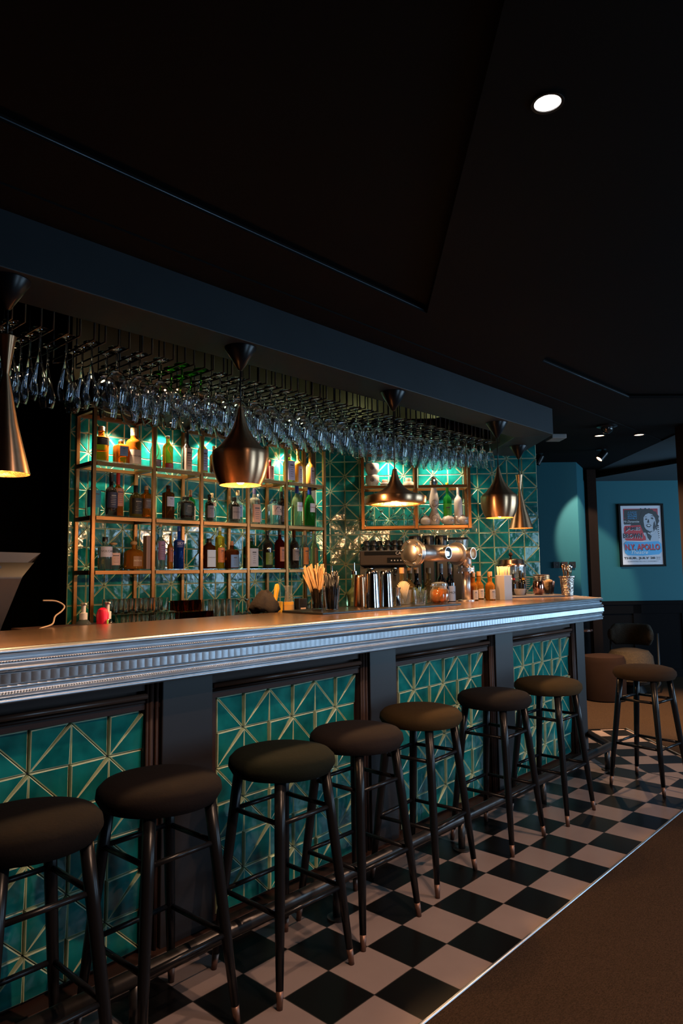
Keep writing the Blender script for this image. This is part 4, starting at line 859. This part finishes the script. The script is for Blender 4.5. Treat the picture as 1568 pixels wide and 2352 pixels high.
# decanter bottle with pourer
t = thing('pourer_bottle', 'square clear bottle with steel pouring spout behind the bar mat edge', 'bottle', (6.4, 5.0, ZM))
k = M(); k.lathe([(.2, 0), (.22, .3), (.2, .36), (.09, .5), (.07, .56), (.07, .9)], seg=20, sq=6); k.build('glass', PALE, t)
k = M(); k.lathe([(.08, .9), (.08, 1.0), (.03, 1.02), (.018, 1.25)], seg=12); k.build('spout', CHROME, t)
t = thing('bitters_bottle', 'small bottle with copper spout between the straws and shakers', 'bottle', (5.35, 4.9, ZM))
k = M(); k.lathe([(.14, 0), (.15, .5), (.06, .75), (.05, .85)], seg=18); k.build('glass', AMB, t)
k = M(); k.lathe([(.07, .85), (.08, .95), (.03, .98), (.015, 1.15)], seg=12); k.build('spout', CHROME, t)
SH = [(1e-4, .99), (.155, .99), (.165, .97), (.172, .9), (.21, .06), (.215, 0)]
for (x, y, sc_, mt, lb) in [(6.15, 4.55, .9, pm('copper_shaker', (.55, .33, .2), .2, 1), 'brown-toned steel shaker tin upside down, left of three'), (5.85, 3.88, 1.0, CHROME, 'tall mirror steel shaker tin upside down, middle of three'), (6.38, 3.82, 1.0, CHROME, 'tall mirror steel shaker tin upside down, right of three')]:
    put('shaker_tin', lb, 'shaker', x, y, mt, [(r, z*sc_) for r, z in SH][::-1], seg=36, group='shaker tins on the bar mat', cap=(True, False))
put('jigger', 'steel double-ended jigger right of the shaker tins', 'jigger', 6.92, 3.84, CHROME, [(.115, 0), (.11, .02), (.055, .25), (.055, .29), (.11, .5), (.115, .52)])
# garnish glasses
t = thing('herb_glass', 'short glass of green rosemary sprigs beside the jar of orange slices', 'glass', (7.72, 3.62, ZM))
k = M(); k.lathe([(.15, 0), (.19, .42)], seg=20, cap=(True, False)); k.build('glass', CLEAR, t)
HERB = pm('rosemary', (.06, .10, .025), .6); k = M()
for i in range(60):
    a = rnd.uniform(0, 2*PI); r0 = .14*rnd.random()**.5; b = Vector((r0*math.cos(a), r0*math.sin(a), rnd.uniform(.05, .35))); k.tube([b, b+Vector((rnd.uniform(-.12, .12), rnd.uniform(-.12, .12), rnd.uniform(.12, .3)))], [.008, .003], 4)
k.build('rosemary', HERB, t)
t = thing('pick_glass', 'glass of pale cocktail picks behind the rosemary glass', 'glass', (8.15, 4.5, ZM))
k = M(); k.lathe([(.16, 0), (.2, .42)], seg=20, cap=(True, False)); k.build('glass', CLEAR, t)
for i in range(30):
    a = -.7+1.4*i/29; k = M(); k.tube([(0, 0, .05), (math.sin(a)*.42, .05*(i % 3), .06+math.cos(a)*.62)], .012, 5); k.build('pick', pm('pale_wood', (.6, .45, .28), .6), t)
t = thing('fruit_jar', 'round glass jar packed with dried orange slices, lid closed', 'jar', (8.9, 3.75, ZM))
k = M(); k.lathe([(.2, 0), (.27, .06), (.3, .2), (.29, .36), (.22, .46), (.22, .5)], seg=28); k.build('glass', glassm('jar_glass', (.98, .92, .82), .05, (.9, .5, .1)), t)
k = M(); k.lathe([(.24, .5), (.25, .53), (.24, .6), (.1, .64), (1e-4, .64)], seg=28); k.build('lid', CLEAR, t)
k = M(); k.lathe([(.19, .02), (.26, .07), (.28, .2), (.27, .36), (.22, .42)], seg=24); k.build('syrup', glassm('orange_syrup', (.98, .62, .15), .3, (.6, .22, .02), edgebody=.05), t)
for i in range(9):
    a = i*2.4; ax = Matrix.Rotation(a, 3, 'Z') @ Matrix.Rotation(1.2, 3, 'X'); k = M(); k.lathe([(.13, -.012), (.13, .012)], (.1*math.cos(a), .1*math.sin(a), .12+.035*i*.8), 16, ax=ax); k.build('orange_slice', pm('dried_orange', (.75, .25, .03), .4, noise=.4, nscale=40), t)
# syrup bottles
SYG = liq('syrup', (.92, .82, .6), .14, (.5, .3, .1))
SY = [(8.46, 4.85, 1.15, GO, SYG, None, 'wood-topped syrup bottle behind the rosemary glass, leftmost of the group'), (9.0, 4.95, 1.15, GO, SYG, None, 'wood-topped syrup bottle second from the left, above the jar lid'), (9.42, 5.0, 1.15, GO, DARK, None, 'wood-topped dark syrup bottle third from the left'), (9.95, 4.9, 1.14, GO, SYG, None, 'wood-topped syrup bottle right behind the orange-slice jar')]
WTOP = pm('wooden_top', (.50, .24, .08), .5, noise=.3, nscale=50)
for x, y, h, c, g, l_, d in SY: bottle((x, y, ZT), .17, h, g, .16, WTOP, None, neck=.26, nr=.42, sh=.14, desc=d, group='wood-topped syrup bottles')
for x, y, h, tx, d in [(10.5, 4.78, 1.27, 'MONIN', 'white-capped dark syrup bottle with white label, left of three'), (10.92, 4.72, 1.26, 'MONIN', 'white-capped dark syrup bottle with white label, middle of three'), (11.28, 4.95, 1.16, 'MO', 'red and white capped dark syrup bottle beside the tower column')]:
    bottle((x, y, ZT), .165, h, DARK, .12, WH, (205, 200, 205), tx, lz=(.02, .42), neck=.24, nr=.36, sh=.16, ang=75, desc=d, collar=(150, 130, 130) if tx == 'MONIN' else (170, 20, 30))
for x, y, h, g, d in [(11.84, 4.41, .97, AMB2, 'wood-topped amber bottle just right of the tower column'), (12.6, 5.0, 1.0, AMB, 'wood-topped bottle second from the tower column'), (12.95, 4.85, 1.0, AMB2, 'wood-topped bottle third from the tower column'), (12.4, 4.07, .99, AMB2, 'wood-topped amber bottle in front, next to the white straw box')]:
    bottle((x, y, ZT), .17, h, g, .16, WTOP, (205, 175, 150) if g is AMB2 else None, None, lz=(.05, .38), ang=40, neck=.24, nr=.45, sh=.12, rz=-.4, desc=d)
# straw box
t = thing('straw_box', 'tall white dispenser box filled with pale straws on the bar corner', 'straw holder', (12.95, 3.85, ZT), -.2)
k = M(); k.box(-.2, .2, -.2, .2, 0, .86); k.build('box', pm('box_grey', (.5, .44, .42), .5), t, bevel=.01)
for i in range(60):
    x = rnd.uniform(-.16, .16); y = rnd.uniform(-.16, .16); k = M(); k.tube([(x, y, .6), (x*1.15, y*1.15, 1.12+rnd.uniform(-.02, .05))], .02, 5); k.build('straw', pm('cream_straw', (.8, .55, .3), .6), t)
# right corner tray group
k = M(); k.prism([(14.3, 4.35), (16.35, 3.2), (17.9, 4.9), (16.3, 6.2), (15.2, 5.6)], 0, .06); tag(k.build('slate_tray', pm('slate', (.09, .08, .09), .5), loc=(0, 0, ZT), bevel=.01), 'flat grey slate tray at the bar corner under cups and sachets', 'tray')
ZS = ZT+.065
put('bowl', 'small white ribbed bowl on the slate tray', 'bowl', 15.75, 4.75, WHITE, [(.16, 0), (.2, .1), (.23, .24), (.21, .24)], z=ZS, flute=(18, .03))
for i, (x, y) in enumerate([(15.95, 5.1), (16.35, 4.9), (16.75, 5.25)]):
    bottle((x, y, ZS), .09, .85 if i < 2 else .95, DARK, .22, BK, None, neck=.2, nr=.6, sh=.08, collar=[(150, 20, 25), (200, 140, 20), (20, 20, 20)][i], desc='small dark dressing bottle on the slate tray, %s' % ['with red band', 'with yellow band', 'plain black, at the back'][i])
t = thing('stirrer_cup', 'shiny copper cup holding short black stirrers on the slate tray', 'cup', (16.5, 4.35, ZS))
k = M(); k.lathe([(.14, 0), (.2, .08), (.23, .3), (.2, .5), (.19, .52)], seg=26, cap=(True, False)); k.build('cup', pm('copper', (.75, .36, .26), .12, 1), t)
for i in range(20):
    a = rnd.uniform(0, 2*PI); k = M(); k.tube([(0, 0, .1), (.2*math.cos(a), .2*math.sin(a), .72)], .015, 5); k.build('stirrer', BSTR, t)
t = thing('sugar_glass', 'patterned glass filled with brown sugar sticks by the spoon bucket', 'glass', (17.3, 4.3, ZS))
k = M(); k.lathe([(.16, 0), (.22, .5), (.22, .52)], seg=20, cap=(True, False), flute=(12, .05)); k.build('glass', CUTG, t)
k = M(); k.lathe([(.13, .02), (.18, .46), (.12, .56), (1e-4, .6)], seg=16); k.build('sugar', pm('sugar', (.5, .3, .16), .8, noise=.4, nscale=80, bump=.6), t)
for i in range(10):
    nm = tag(M().lathe([(.12, 0), (.33, .035), (.34, .05), (.3, .05), (.1, .02)], seg=28).build('saucer', pm('saucer_glaze', (.30, .22, .19), .25), loc=(18.3, 5.15, ZT+.02+i*.085)), 'brown glazed saucer in the tall stack behind the sugar glass, %s from the bottom' % ORD(i+1), 'saucer', 'stacked saucers at the bar end')
for i in range(9):
    nm = tag(M().lathe([(.1, 0), (.25, .035), (.26, .05), (.23, .05), (.08, .02)], seg=28).build('saucer', pm('saucer_glaze2', (.42, .34, .3), .25), loc=(17.6, 5.55, ZT+.02+i*.085)), 'small pale saucer in the stack left of the brown saucers, %s from the bottom' % ORD(i+1), 'saucer', 'stacked small saucers at the bar end')
t = thing('spoon_bucket', 'hammered metal bucket full of spoons at the bar end', 'bucket', (17.22, 3.5, ZT))
k = M(); k.lathe([(.2, 0), (.22, .02), (.27, .7), (.31, .72), (.31, .78), (.27, .78)], seg=30, cap=(True, False)); k.build('bucket', pm('hammered_steel', (.5, .42, .36), .22, 1, bump=1.0, bscale=60, nscale=60), t)
for i in range(14):
    a = i*2.4; r0 = .1+.12*((i*7) % 5)/5; b = Vector((.05*math.cos(a), .05*math.sin(a), .1)); e = Vector((r0*math.cos(a), r0*math.sin(a), 1.0+.04*(i % 4)))
    k = M(); k.tube([b, e], .016, 6); k.sphere(e+Vector((0, 0, .05)), .07, 10, 0, (1, .45, 1.3)); k.build('spoon', CHROME if i % 3 else pm('bronze_spoon', (.4, .22, .12), .25, 1), t)
# drinks dispenser
t = thing('drink_dispenser', 'big glass drinks dispenser with metal lid and knob at the bar end', 'dispenser', (17.74, 6.2, ZT))
k = M(); k.lathe([(.52, 0), (.6, .1), (.6, 1.18)], seg=36, cap=(True, False)); k.build('vessel', glassm('dispenser_glass', (.88, .9, .92), .12, (.4, .42, .45), base=.12), t)
k = M(); k.lathe([(.5, .12), (.55, .14), (.55, .55), (.5, .56)], seg=30); k.build('drink', BRN, t)
k = M(); k.lathe([(.64, 1.18), (.64, 1.25), (.57, 1.29), (.54, 1.47), (.3, 1.53), (1e-4, 1.55)], seg=36); k.build('lid', pm('lid_metal', (.45, .28, .2), .2, 1), t)
k = M(); k.sphere((0, 0, 1.7), .09, 12); k.tube([(0, 0, 1.52), (0, 0, 1.66)], .045, 10); k.build('knob', BRWOOD, t)
put('tin', 'round brass-coloured tin on the plate stacks by the tiled wall end', 'tin', 19.2, 5.5, pm('tin_gold', (.5, .3, .14), .3, .8), [(.28, 0), (.28, .55), (.29, .56), (.29, .8), (.2, .82)], z=ZT)

# ------------------------------------------------------------------ things behind the bar top on the left
def pump(x, y, body, label, r, dark=False):
    t = thing('pump_bottle', label, 'pump bottle', (x, y, 4.92))
    k = M(); k.lathe([(r, 0), (r, .55), (r*.85, .68), (r*.45, .76)], seg=22); k.build('body', body, t)
    k = M(); q_ = .085; k.lathe([(q_, .74), (q_, .9), (q_*.55, .91), (q_*.55, 1.06), (q_*.75, 1.07), (q_*.75, 1.11)], seg=16); k.tube([(0, 0, 1.09), (-.02, -.13, 1.09)], .025, 8); k.build('pump', WH, t)
pump(-1.5, 5.75, CLB, 'clear pump bottle with white pump, leftmost behind the bar top', .19); pump(-.92, 5.8, DARK, 'dark pump bottle with white pump right of the pink bottle', .13)
t = thing('squeeze_bottle', 'bright pink rounded squeeze bottle behind the bar top', 'bottle', (-1.14, 5.6, 4.92))
k = M(); k.lathe([(.1, 0), (.12, .3), (.125, .7), (.13, .85), (.1, .96), (.04, 1.0), (1e-4, 1.0)], seg=20); k.build('body', pm('pink_plastic', (.75, .01, .05), .35), t)
k = M(); k.tube([(.03, -.16, .45), (.03, -.16, .75)], .022, 6); tag(k.build('pen', pm('green_plastic', (.15, .4, .03), .4), loc=(-1.14, 5.6, 4.92)), 'short green pen standing before the pink squeeze bottle', 'pen')
# patterned tumblers on the back counter
TUMG = realglass('pressed_glass', (.95, .93, .91), .05); AMG = realglass('smoky_brown_glass', (.62, .34, .2), .03)
def tumb(kind, x, y, z):
    if kind == 'rock': pr = [(.15, 0), (.165, .02), (.17, .46), (.16, .46), (.14, .06)]
    elif kind == 'amber': pr = [(.16, 0), (.19, .06), (.185, .4), (.17, .4), (.14, .06)]
    else: pr = [(.12, 0), (.13, .02), (.14, .78), (.13, .78), (.11, .05)]
    key = 't'+kind
    if key not in proto:
        k = M(); k.lathe(pr, seg=28, flute=(14, .06)); proto[key] = k.build({'rock': 'tumbler', 'amber': 'smoked_tumbler', 'high': 'highball_glass'}[kind], {'rock': TUMG, 'amber': AMG, 'high': TUMG}[kind]); o = proto[key]; o.location = Vector((x, y, z))*S
    else: o = dup(proto[key], (x, y, z), random.uniform(0, 6))
    return o
for lay, z, xs in ((0, 4.92, [3.0+.36*i for i in range(6)]), (1, 5.40, [2.55+.36*i for i in range(6)])):
    for x in xs:
        for j in range(2):
            if lay == 1 and x < 2.5: continue
            tag(tumb('rock', x, 12.1-.36*j, z), 'clear tumbler at the back counter left end, %s layer, %s row, %s from left' % (['lower', 'upper'][lay], ['rear', 'front'][j], ORD(xs.index(x)+1)), 'tumbler', 'pressed tumblers left, %s layer %s row' % (['lower', 'upper'][lay], ['rear', 'front'][j]))
k = M(); k.box(2.3, 4.7, 11.5, 12.4, 0, .02); tag(k.build('tray', SHELFG, loc=(0, 0, 5.385)), 'thin glass tray between two layers of pressed tumblers', 'tray')
for i, (x, z) in enumerate([(5.15, 4.92), (5.55, 4.92), (5.95, 4.92), (6.3, 4.92), (4.95, 5.33), (5.35, 5.33), (5.75, 5.33)]):
    tag(tumb('amber', x, 11.9, z), 'smoky brown tumbler, %s layer of the brown stack, %s from the left' % ('lower' if z < 5 else 'upper', ORD(i+1 if i < 4 else i-3)), 'tumbler', 'smoky brown tumblers, '+('lower' if z < 5 else 'upper'))
for i in range(4):
    for j in range(2): tag(tumb('high', 6.55+.3*i, 12.0+.35*j, 4.92), 'ribbed clear highball glass on the back counter, %s row, %s from the left' % (['front', 'rear'][j], ORD(i+1)), 'glass', 'ribbed highballs, %s row' % ['front', 'rear'][j])
for i in range(6):
    k = M() 
    if i == 0:
        k.lathe([(1e-4, .3), (.11, .25), (.145, .14), (.118, 0), (.13, 0), (.16, .14), (.13, .26), (.03, .34), (.025, .66), (.1, .76), (.12, .78), (1e-4, .78)], seg=20, cap=(False, False)); sg = k.build('cordial_glass', CRYS, loc=(7.6, 11.8, 4.92)); o = sg
    else: o = dup(sg, (7.6+.36*i, 11.8, 4.92), 0)
    tag(o, 'small stemmed glass upside down on the back counter, %s from the left' % ORD(i+1), 'glass', 'upturned stemmed glasses on the back counter')
for i in range(6): 
    for j in range(2): tag(tumb('rock', 9.5+.36*i, 12.0-.36*j, 4.92), 'pressed-glass tumbler behind the draped cloth, %s row, %s from the left' % (['rear', 'front'][j], ORD(i+1)), 'tumbler', 'pressed tumblers right, %s row' % ['rear', 'front'][j])
# cloth draped over a cup with yellow squeezer
t = thing('jug', 'clear plastic jug carrying a black cloth, behind the bar top', 'jug', (3.78, 5.8, 4.92)); k = M(); k.lathe([(.14, 0), (.16, .85), (.17, .88)], seg=20, cap=(True, False)); k.build('body', glassm('plastic_clear', (.9, .85, .8), .3, (.6, .5, .45)), t)
k = M(); n = 28; rows = []
rr = random.Random(9); ph = [rr.uniform(0, 6) for _ in range(6)]
for i, (r, z) in enumerate([(1e-3, 1.28), (.12, 1.27), (.2, 1.22), (.26, 1.12), (.33, 1.0), (.37, .86), (.3, .76), (.2, .72)]):
    for a in range(n):
        an = 2*PI*a/n; q_ = r*(1+.16*math.sin(3*an+ph[0]+i*.5)*min(1, i/3)+.08*math.sin(7*an+ph[1]+i)); rows.append((q_*math.cos(an)*1.05, q_*math.sin(an), z+.06*math.sin(2*an+ph[2])*min(1, i/3)+.035*math.sin(5*an+ph[3]+i)))
k.add(rows, [(i*n+a, i*n+(a+1) % n, (i+1)*n+(a+1) % n, (i+1)*n+a) for i in range(7) for a in range(n)], 0, True)
tag(k.build('bar_cloth', pm('black_cloth', (.03, .022, .018), .9, bump=.3, bscale=80), loc=(3.66, 5.8, 4.86)), 'crumpled black cloth draped over a jug behind the bar top', 'cloth')
t = thing('citrus_squeezer', 'yellow citrus squeezer handle sticking out of the black cloth', 'squeezer', (3.85, 5.6, 5.8)); k = M(); k.lathe([(.05, 0), (.075, .25), (.09, .42), (.07, .52), (1e-4, .55)], seg=14, ax=Matrix.Rotation(.15, 3, 'Y') @ Matrix.Scale(.5, 3, (0, 1, 0))); k.build('handle', pm('yellow_enamel', (.75, .40, .02), .3), t)
t = thing('carafe', 'clear glass carafe with yellow juice and label, left of the straws', 'carafe', (4.58, 5.85, 4.92)); k = M(); k.lathe([(.16, 0), (.16, .75), (.1, 1.05), (.09, 1.2), (.13, 1.35)], seg=22, cap=(True, False)); k.build('glass', CLEAR, t); k = M(); k.lathe([(.14, .02), (.145, .9)], seg=22); k.build('juice', pm('yellow_juice', (.70, .36, .05), .3), t)
k = M(); k.box(-.12, .12, -.1, .1, 0, .92); tag(k.build('packet', pm('yellow_card', (.6, .33, .03), .5), loc=(4.2, 5.9, 4.92), bevel=.01), 'small yellow card packet left of the juice carafe', 'packet')
k = M(); k.box(-.16, .16, -.1, .1, 0, .98); bx = tag(k.build('packet', BLACKPL, loc=(5.05, 5.85, 4.92), bevel=.01), 'small black packet with pale label right of the juice carafe', 'packet')
k = M(); k.box(-.1, .1, -.106, -.101, .52, .72); k.build('label', pm('pale_label', (.5, .35, .28), .6), bx)
# till screen and its cables at the left edge
t = thing('till_screen', 'back of a dark grey point-of-sale screen at the left picture edge', 'monitor', (-3.75, 5.9, 4.9), .12)
k = M(); pts = [(-1.2, 2.23), (1.42, 2.2), (1.28, 2.0), (1.0, 1.72), (.75, .9), (.55, .3), (-1.2, .3)]
vs_ = [(x, -.05 if z > 1.9 else .05, z) for x, z in pts]+[(x, .25, z) for x, z in pts]; nn_ = len(pts)
k.add(vs_, [tuple(range(nn_)), tuple(range(nn_, 2*nn_))[::-1]]+[(i, (i+1) % nn_, nn_+(i+1) % nn_, nn_+i) for i in range(nn_)])
k.add([(-1.2, -.05, 2.0), (1.28, -.05, 2.0), (.95, -.22, 1.72), (-1.2, -.22, 1.72), (-1.2, -.2, 1.66), (.93, -.2, 1.66), (-1.2, .02, .3), (.5, .02, .3)], [(0, 1, 2, 3), (3, 2, 5, 4), (4, 5, 7, 6)], 0, True); k.build('housing', pm('screen_grey', (.006, .005, .005), .5), t)
k = M(); k.box(-1.2, .55, -.13, -.08, 1.88, 1.93); k.build('vent_slot', BK, t)
k = M(); k.box(-.3, .3, -.1, .2, 0, .4); k.build('stand', BLACKPL, t)
k = M(); k.tube(smooth([(-2.45, 5.6, 6.12), (-2.2, 5.55, 6.1), (-2.05, 5.5, 6.0), (-2.12, 5.45, 5.9), (-2.28, 5.4, 5.8), (-2.36, 5.35, 5.65), (-2.62, 5.3, 5.58), (-2.9, 5.25, 5.45), (-3.0, 5.3, 4.92)]), .018, 6); tag(k.build('cable', pm('beige_cable', (.35, .24, .16), .5)), 'thin pale cable curling up behind the bar top by the screen', 'cable')
k = M(); k.tube(smooth([(-4.2, 5.3, 5.7), (-3.8, 5.3, 5.68), (-3.45, 5.28, 5.52), (-3.2, 5.3, 4.92)]), .018, 6); tag(k.build('cable', pm('beige_cable', (.35, .24, .16), .5)), 'second pale cable running down beside the screen, at the left edge', 'cable')
k = M(); k.box(-1, 1, -.25, .25, 0, .68); tag(k.build('wooden_box', WOODB, loc=(-1.9, 5.75, 4.9)), 'low dark wooden box behind the bar top left of the pump bottle', 'box')

# ------------------------------------------------------------------ wall switches, poster, lounge furniture
for i, s_ in enumerate((0, .45, .9)):
    d = Vector((4.38, -4.74, 0)).normalized(); c = Vector((27.93, 9.03, 0))+d*s_; nn = Vector((d.y, -d.x, 0))
    t = thing('switch_plate', 'black wall switch plate above the spoon bucket, %s of three' % ['left', 'middle', 'right'][i], 'switch', (c.x, c.y, 6.9), math.atan2(d.y, d.x))
    k = M(); k.box(-.17, .17, -.1, .52, -.17, .17); k.build('plate', BK, t, loc=(0, -.0, 0)) if False else None
    k = M(); k.box(-.17, .17, -.06, .0, -.17, .17); k.build('plate', pm('switch_brown', (.05, .02, .012), .4) if i == 1 else BK, t)
    k = M(); k.sphere((0, -.08, 0), .03, 8); k.build('button', CHROME, t)
PW, PH = 2.8, 3.9
pc = Vector((35.49, 6.97, 8.72)); 
# put the poster on the far wall plane
dd = (pc-pw).dot(nf); pc = pc-nf*dd+nf*.12
post = thing('framed_poster', 'black-framed red, white and blue concert poster on the teal far wall', 'poster', (pc.x, pc.y, pc.z), math.atan2(far_u.y, far_u.x))
k = M(); a, b = PW/2, PH/2; w_ = .12
for x0, x1, z0, z1 in ((-a, a, b-w_, b), (-a, a, -b, -b+w_), (-a, -a+w_, -b, b), (a-w_, a, -b, b)): k.box(x0, x1, -.08, .1, z0, z1)
k.build('frame', pm('matte_black', (.006, .006, .006), .65, spec=.15), post)
LAY = [0]
def flat(name, poly, col, par, d=None):
    LAY[0] += 1; y = -.0008*LAY[0]; k = M(); k.add([((x-.5)*2.56, y, (.5-z)*3.66) for x, z in poly], [tuple(range(len(poly)))]); return k.build(name, pm('print_%d_%d_%d' % col, lin(col), .5), par)
paper = flat('paper', [(0, 0), (1, 0), (1, 1), (0, 1)], (205, 205, 215), post)
flat('print_red', [(.07, .05), (.92, .05), (.92, .3), (.07, .3)], (165, 20, 40), paper)
star = []
for i in range(44):
    an = 2*PI*i/44; r = (1.0 if i % 2 else .86); star.append((.62+.44*r*math.cos(an)*(1.0 if math.cos(an) < 0 else .78), .26+.23*r*math.sin(an)))
flat('print_black', [(max(.09, min(.93, x)), max(.035, z)) for x, z in star], (20, 20, 24), paper)
flat('print_black', [(.1, .07), (.5, .06), (.5, .32), (.08, .2)], (20, 20, 24), paper)
flat('print_black', [(.08, .215), (.5, .25), (.5, .32), (.08, .32)], (20, 20, 24), paper)
flat('print_red', [(.1, .34), (.48, .33), (.56, .5), (.64, .58), (.5, .6), (.12, .59), (.07, .56), (.07, .38)], (200, 25, 40), paper)
# a plain singer's head looking up
for i in range(7): flat('print_black', [(.86+.012*(i % 2), .34+.035*i), (.93, .33+.035*i), (.93, .345+.035*i), (.86, .36+.035*i)], (20, 20, 24), paper)
flat('portrait_hair', [(.7+.24*math.cos(x*PI/12)*(1.06 if x % 2 else .95), .225+.16*math.sin(x*PI/12)*(1.06 if x % 2 else .95)) for x in range(24)], (15, 15, 20), paper)
flat('portrait_shoulder', [(.58, .45), (.66, .5), (.82, .47), (.88, .4), (.92, .6), (.6, .6)], (176, 182, 194), paper)
flat('portrait_collar', [(.6, .45), (.7, .49), (.74, .52), (.7, .6), (.64, .55)], (22, 22, 28), paper)
flat('portrait_face', [(.56, .27), (.565, .2), (.61, .155), (.69, .13), (.78, .15), (.84, .21), (.86, .3), (.84, .4), (.8, .46), (.72, .47), (.63, .43), (.575, .36)], (176, 182, 194), paper)
for pts_ in ([(.59, .235), (.63, .215), (.66, .235), (.63, .245)], [(.73, .21), (.78, .2), (.81, .225), (.77, .235)], [(.575, .2), (.62, .185), (.66, .2), (.62, .195)], [(.72, .18), (.78, .165), (.82, .19), (.77, .18)], [(.67, .24), (.69, .23), (.7, .29), (.65, .295), (.645, .28)], [(.61, .33), (.68, .31), (.75, .335), (.7, .37), (.64, .365)], [(.8, .3), (.83, .26), (.85, .36), (.8, .45), (.78, .38)], [(.6, .4), (.7, .44), (.78, .43), (.71, .46), (.63, .435)]): flat('portrait_feature', pts_, (34, 36, 46), paper)
flat('portrait_teeth', [(.63, .335), (.68, .322), (.73, .34), (.68, .35)], (225, 228, 232), paper)
flat('print_blue', [(.06, .64), (.12, .605), (.5, .62), (.9, .605), (.96, .65), (.97, .78), (.9, .83), (.5, .85), (.14, .84), (.07, .8)], (70, 165, 220), paper)
def ptext(s_, cx, cz, h, wmax, col, shear=0, rot=0):
    LAY[0] += 1; tv, tf = textmesh(s_, 1.0, .02 if h > .045 and not shear else 0); x0 = min(v[0] for v in tv); x1 = max(v[0] for v in tv); y0 = min(v[1] for v in tv); y1 = max(v[1] for v in tv)
    sx = wmax*2.56/(x1-x0); sy = h*3.66/(y1-y0); y = -.0008*LAY[0]; k = M()
    k.add([((cx-.5)*2.56+(v[0]-(x0+x1)/2)*sx+shear*(v[1]-(y0+y1)/2)*sy, y, (.5-cz)*3.66+(v[1]-(y0+y1)/2)*sy+rot*(v[0]-(x0+x1)/2)*sx) for v in tv], tf)
    k.build('lettering', pm('print_%d_%d_%d' % col, lin(col), .5), paper)
for s_, z in (('A SHOW', .11), ('FOR THE', .145), ('ENTIRE', .18), ('FAMILY', .215)): ptext(s_, .29, z, .024, .22, (70, 165, 220))
ptext('Mr.Dynamite', .26, .275, .045, .38, (225, 225, 230), .3)
for o_ in (.008, 0):
    c_ = (225, 225, 230) if o_ else (20, 35, 55)
    ptext('JAMES', .29+o_*.3, .395+o_, .07, .36, c_); ptext('BROWN', .28+o_*.3, .51+o_, .08, .46, c_)
for o_ in (.012, 0):
    c_ = (15, 15, 20) if o_ else (215, 25, 45)
    ptext('N.Y. APOLLO', .5+o_, .7+o_, .1, .84, c_)
ptext('Theatre', .42, .79, .06, .42, (240, 240, 240), .35)
ptext('THUR. JULY 28', .42, .895, .05, .76, (25, 22, 26)); ptext('8:00', .88, .88, .02, .09, (60, 55, 60)); ptext('P.M.', .88, .91, .02, .09, (60, 55, 60)); ptext('GUARANTEED SELL-OUT...COME EARLY!', .5, .945, .015, .74, (60, 55, 60))
# lounge chair
CH = pm('mottled_brown_boucle', (.028, .019, .009), .9, noise=.7, nscale=45, bump=.6, bscale=90)
t = thing('lounge_chair', 'low mottled brown armchair with rounded back in the far lounge', 'armchair', (29.6, 5.83, .03), -.8)
k = M(); k.lathe([(.9, .5), (1.15, .7), (1.22, 1.3), (1.15, 1.95), (.95, 2.22), (.4, 2.34), (1e-3, 2.36)], seg=32); k.build('seat', CH, t)
k = M(); n = 20; vs_ = []
for i in range(n+1):
    a = math.radians(-20+150*i/n); R_ = 1.08
    for j in range(12):
        b_ = 2*PI*j/12; f_ = min(1, math.sin(PI*max(.04, min(.96, i/n)))*2.2)**.5
        vs_.append(((R_+.28*f_*math.cos(b_))*math.cos(a), (R_+.28*f_*math.cos(b_))*math.sin(a), 3.02+.58*f_*math.sin(b_)))
k.add(vs_, [(i*12+j, i*12+(j+1) % 12, (i+1)*12+(j+1) % 12, (i+1)*12+j) for i in range(n) for j in range(12)]+[tuple(range(12)), tuple(n*12+j for j in range(12))], 0, True); k.build('backrest', CH, t)
for a_, nm in ((-.35, 0), (1.9, 1)):
    k = M(); x, y = 1.42*math.cos(a_), 1.42*math.sin(a_); k.tube([(x*.8, y*.8, .04), (x, y, .5), (x, y, 3.15)], .055, 8); k.build('frame_post', BEAMP, t)
k = M(); k.lathe([(.75, 0), (.78, .05), (.6, .4), (.7, .5)], seg=24, cap=(True, True)); k.build('base', BLKM, t)
k = M(); k.lathe([(1.0, 0), (1.06, .05), (1.1, 1.95), (1.02, 2.18), (.5, 2.26), (1e-3, 2.27)], seg=40); tag(k.build('pouf', pm('brown_velvet_pouf', (.013, .007, .0055), .95, spec=.08, noise=.25, nscale=6), loc=(26.75, 6.15, .03)), 'large round brown velvet pouf beside the low armchair', 'pouf')
t = thing('side_table', 'small round glass-topped table half hidden behind the bar end', 'table', (27.55, 7.7, .03))
k = M(); k.lathe([(.7, 3.3), (.72, 3.34), (.7, 3.42)], seg=30); k.build('table_top', pm('dark_glass', (.03, .02, .02), .06, coat=1), t)
k = M(); k.tube([(0, 0, .1), (0, 0, 3.3)], .07, 10); k.build('stem', BLKM, t)
k = M(); k.lathe([(.3, 0), (.3, .06), (.1, .1)], seg=24); k.build('base', BLKM, t)
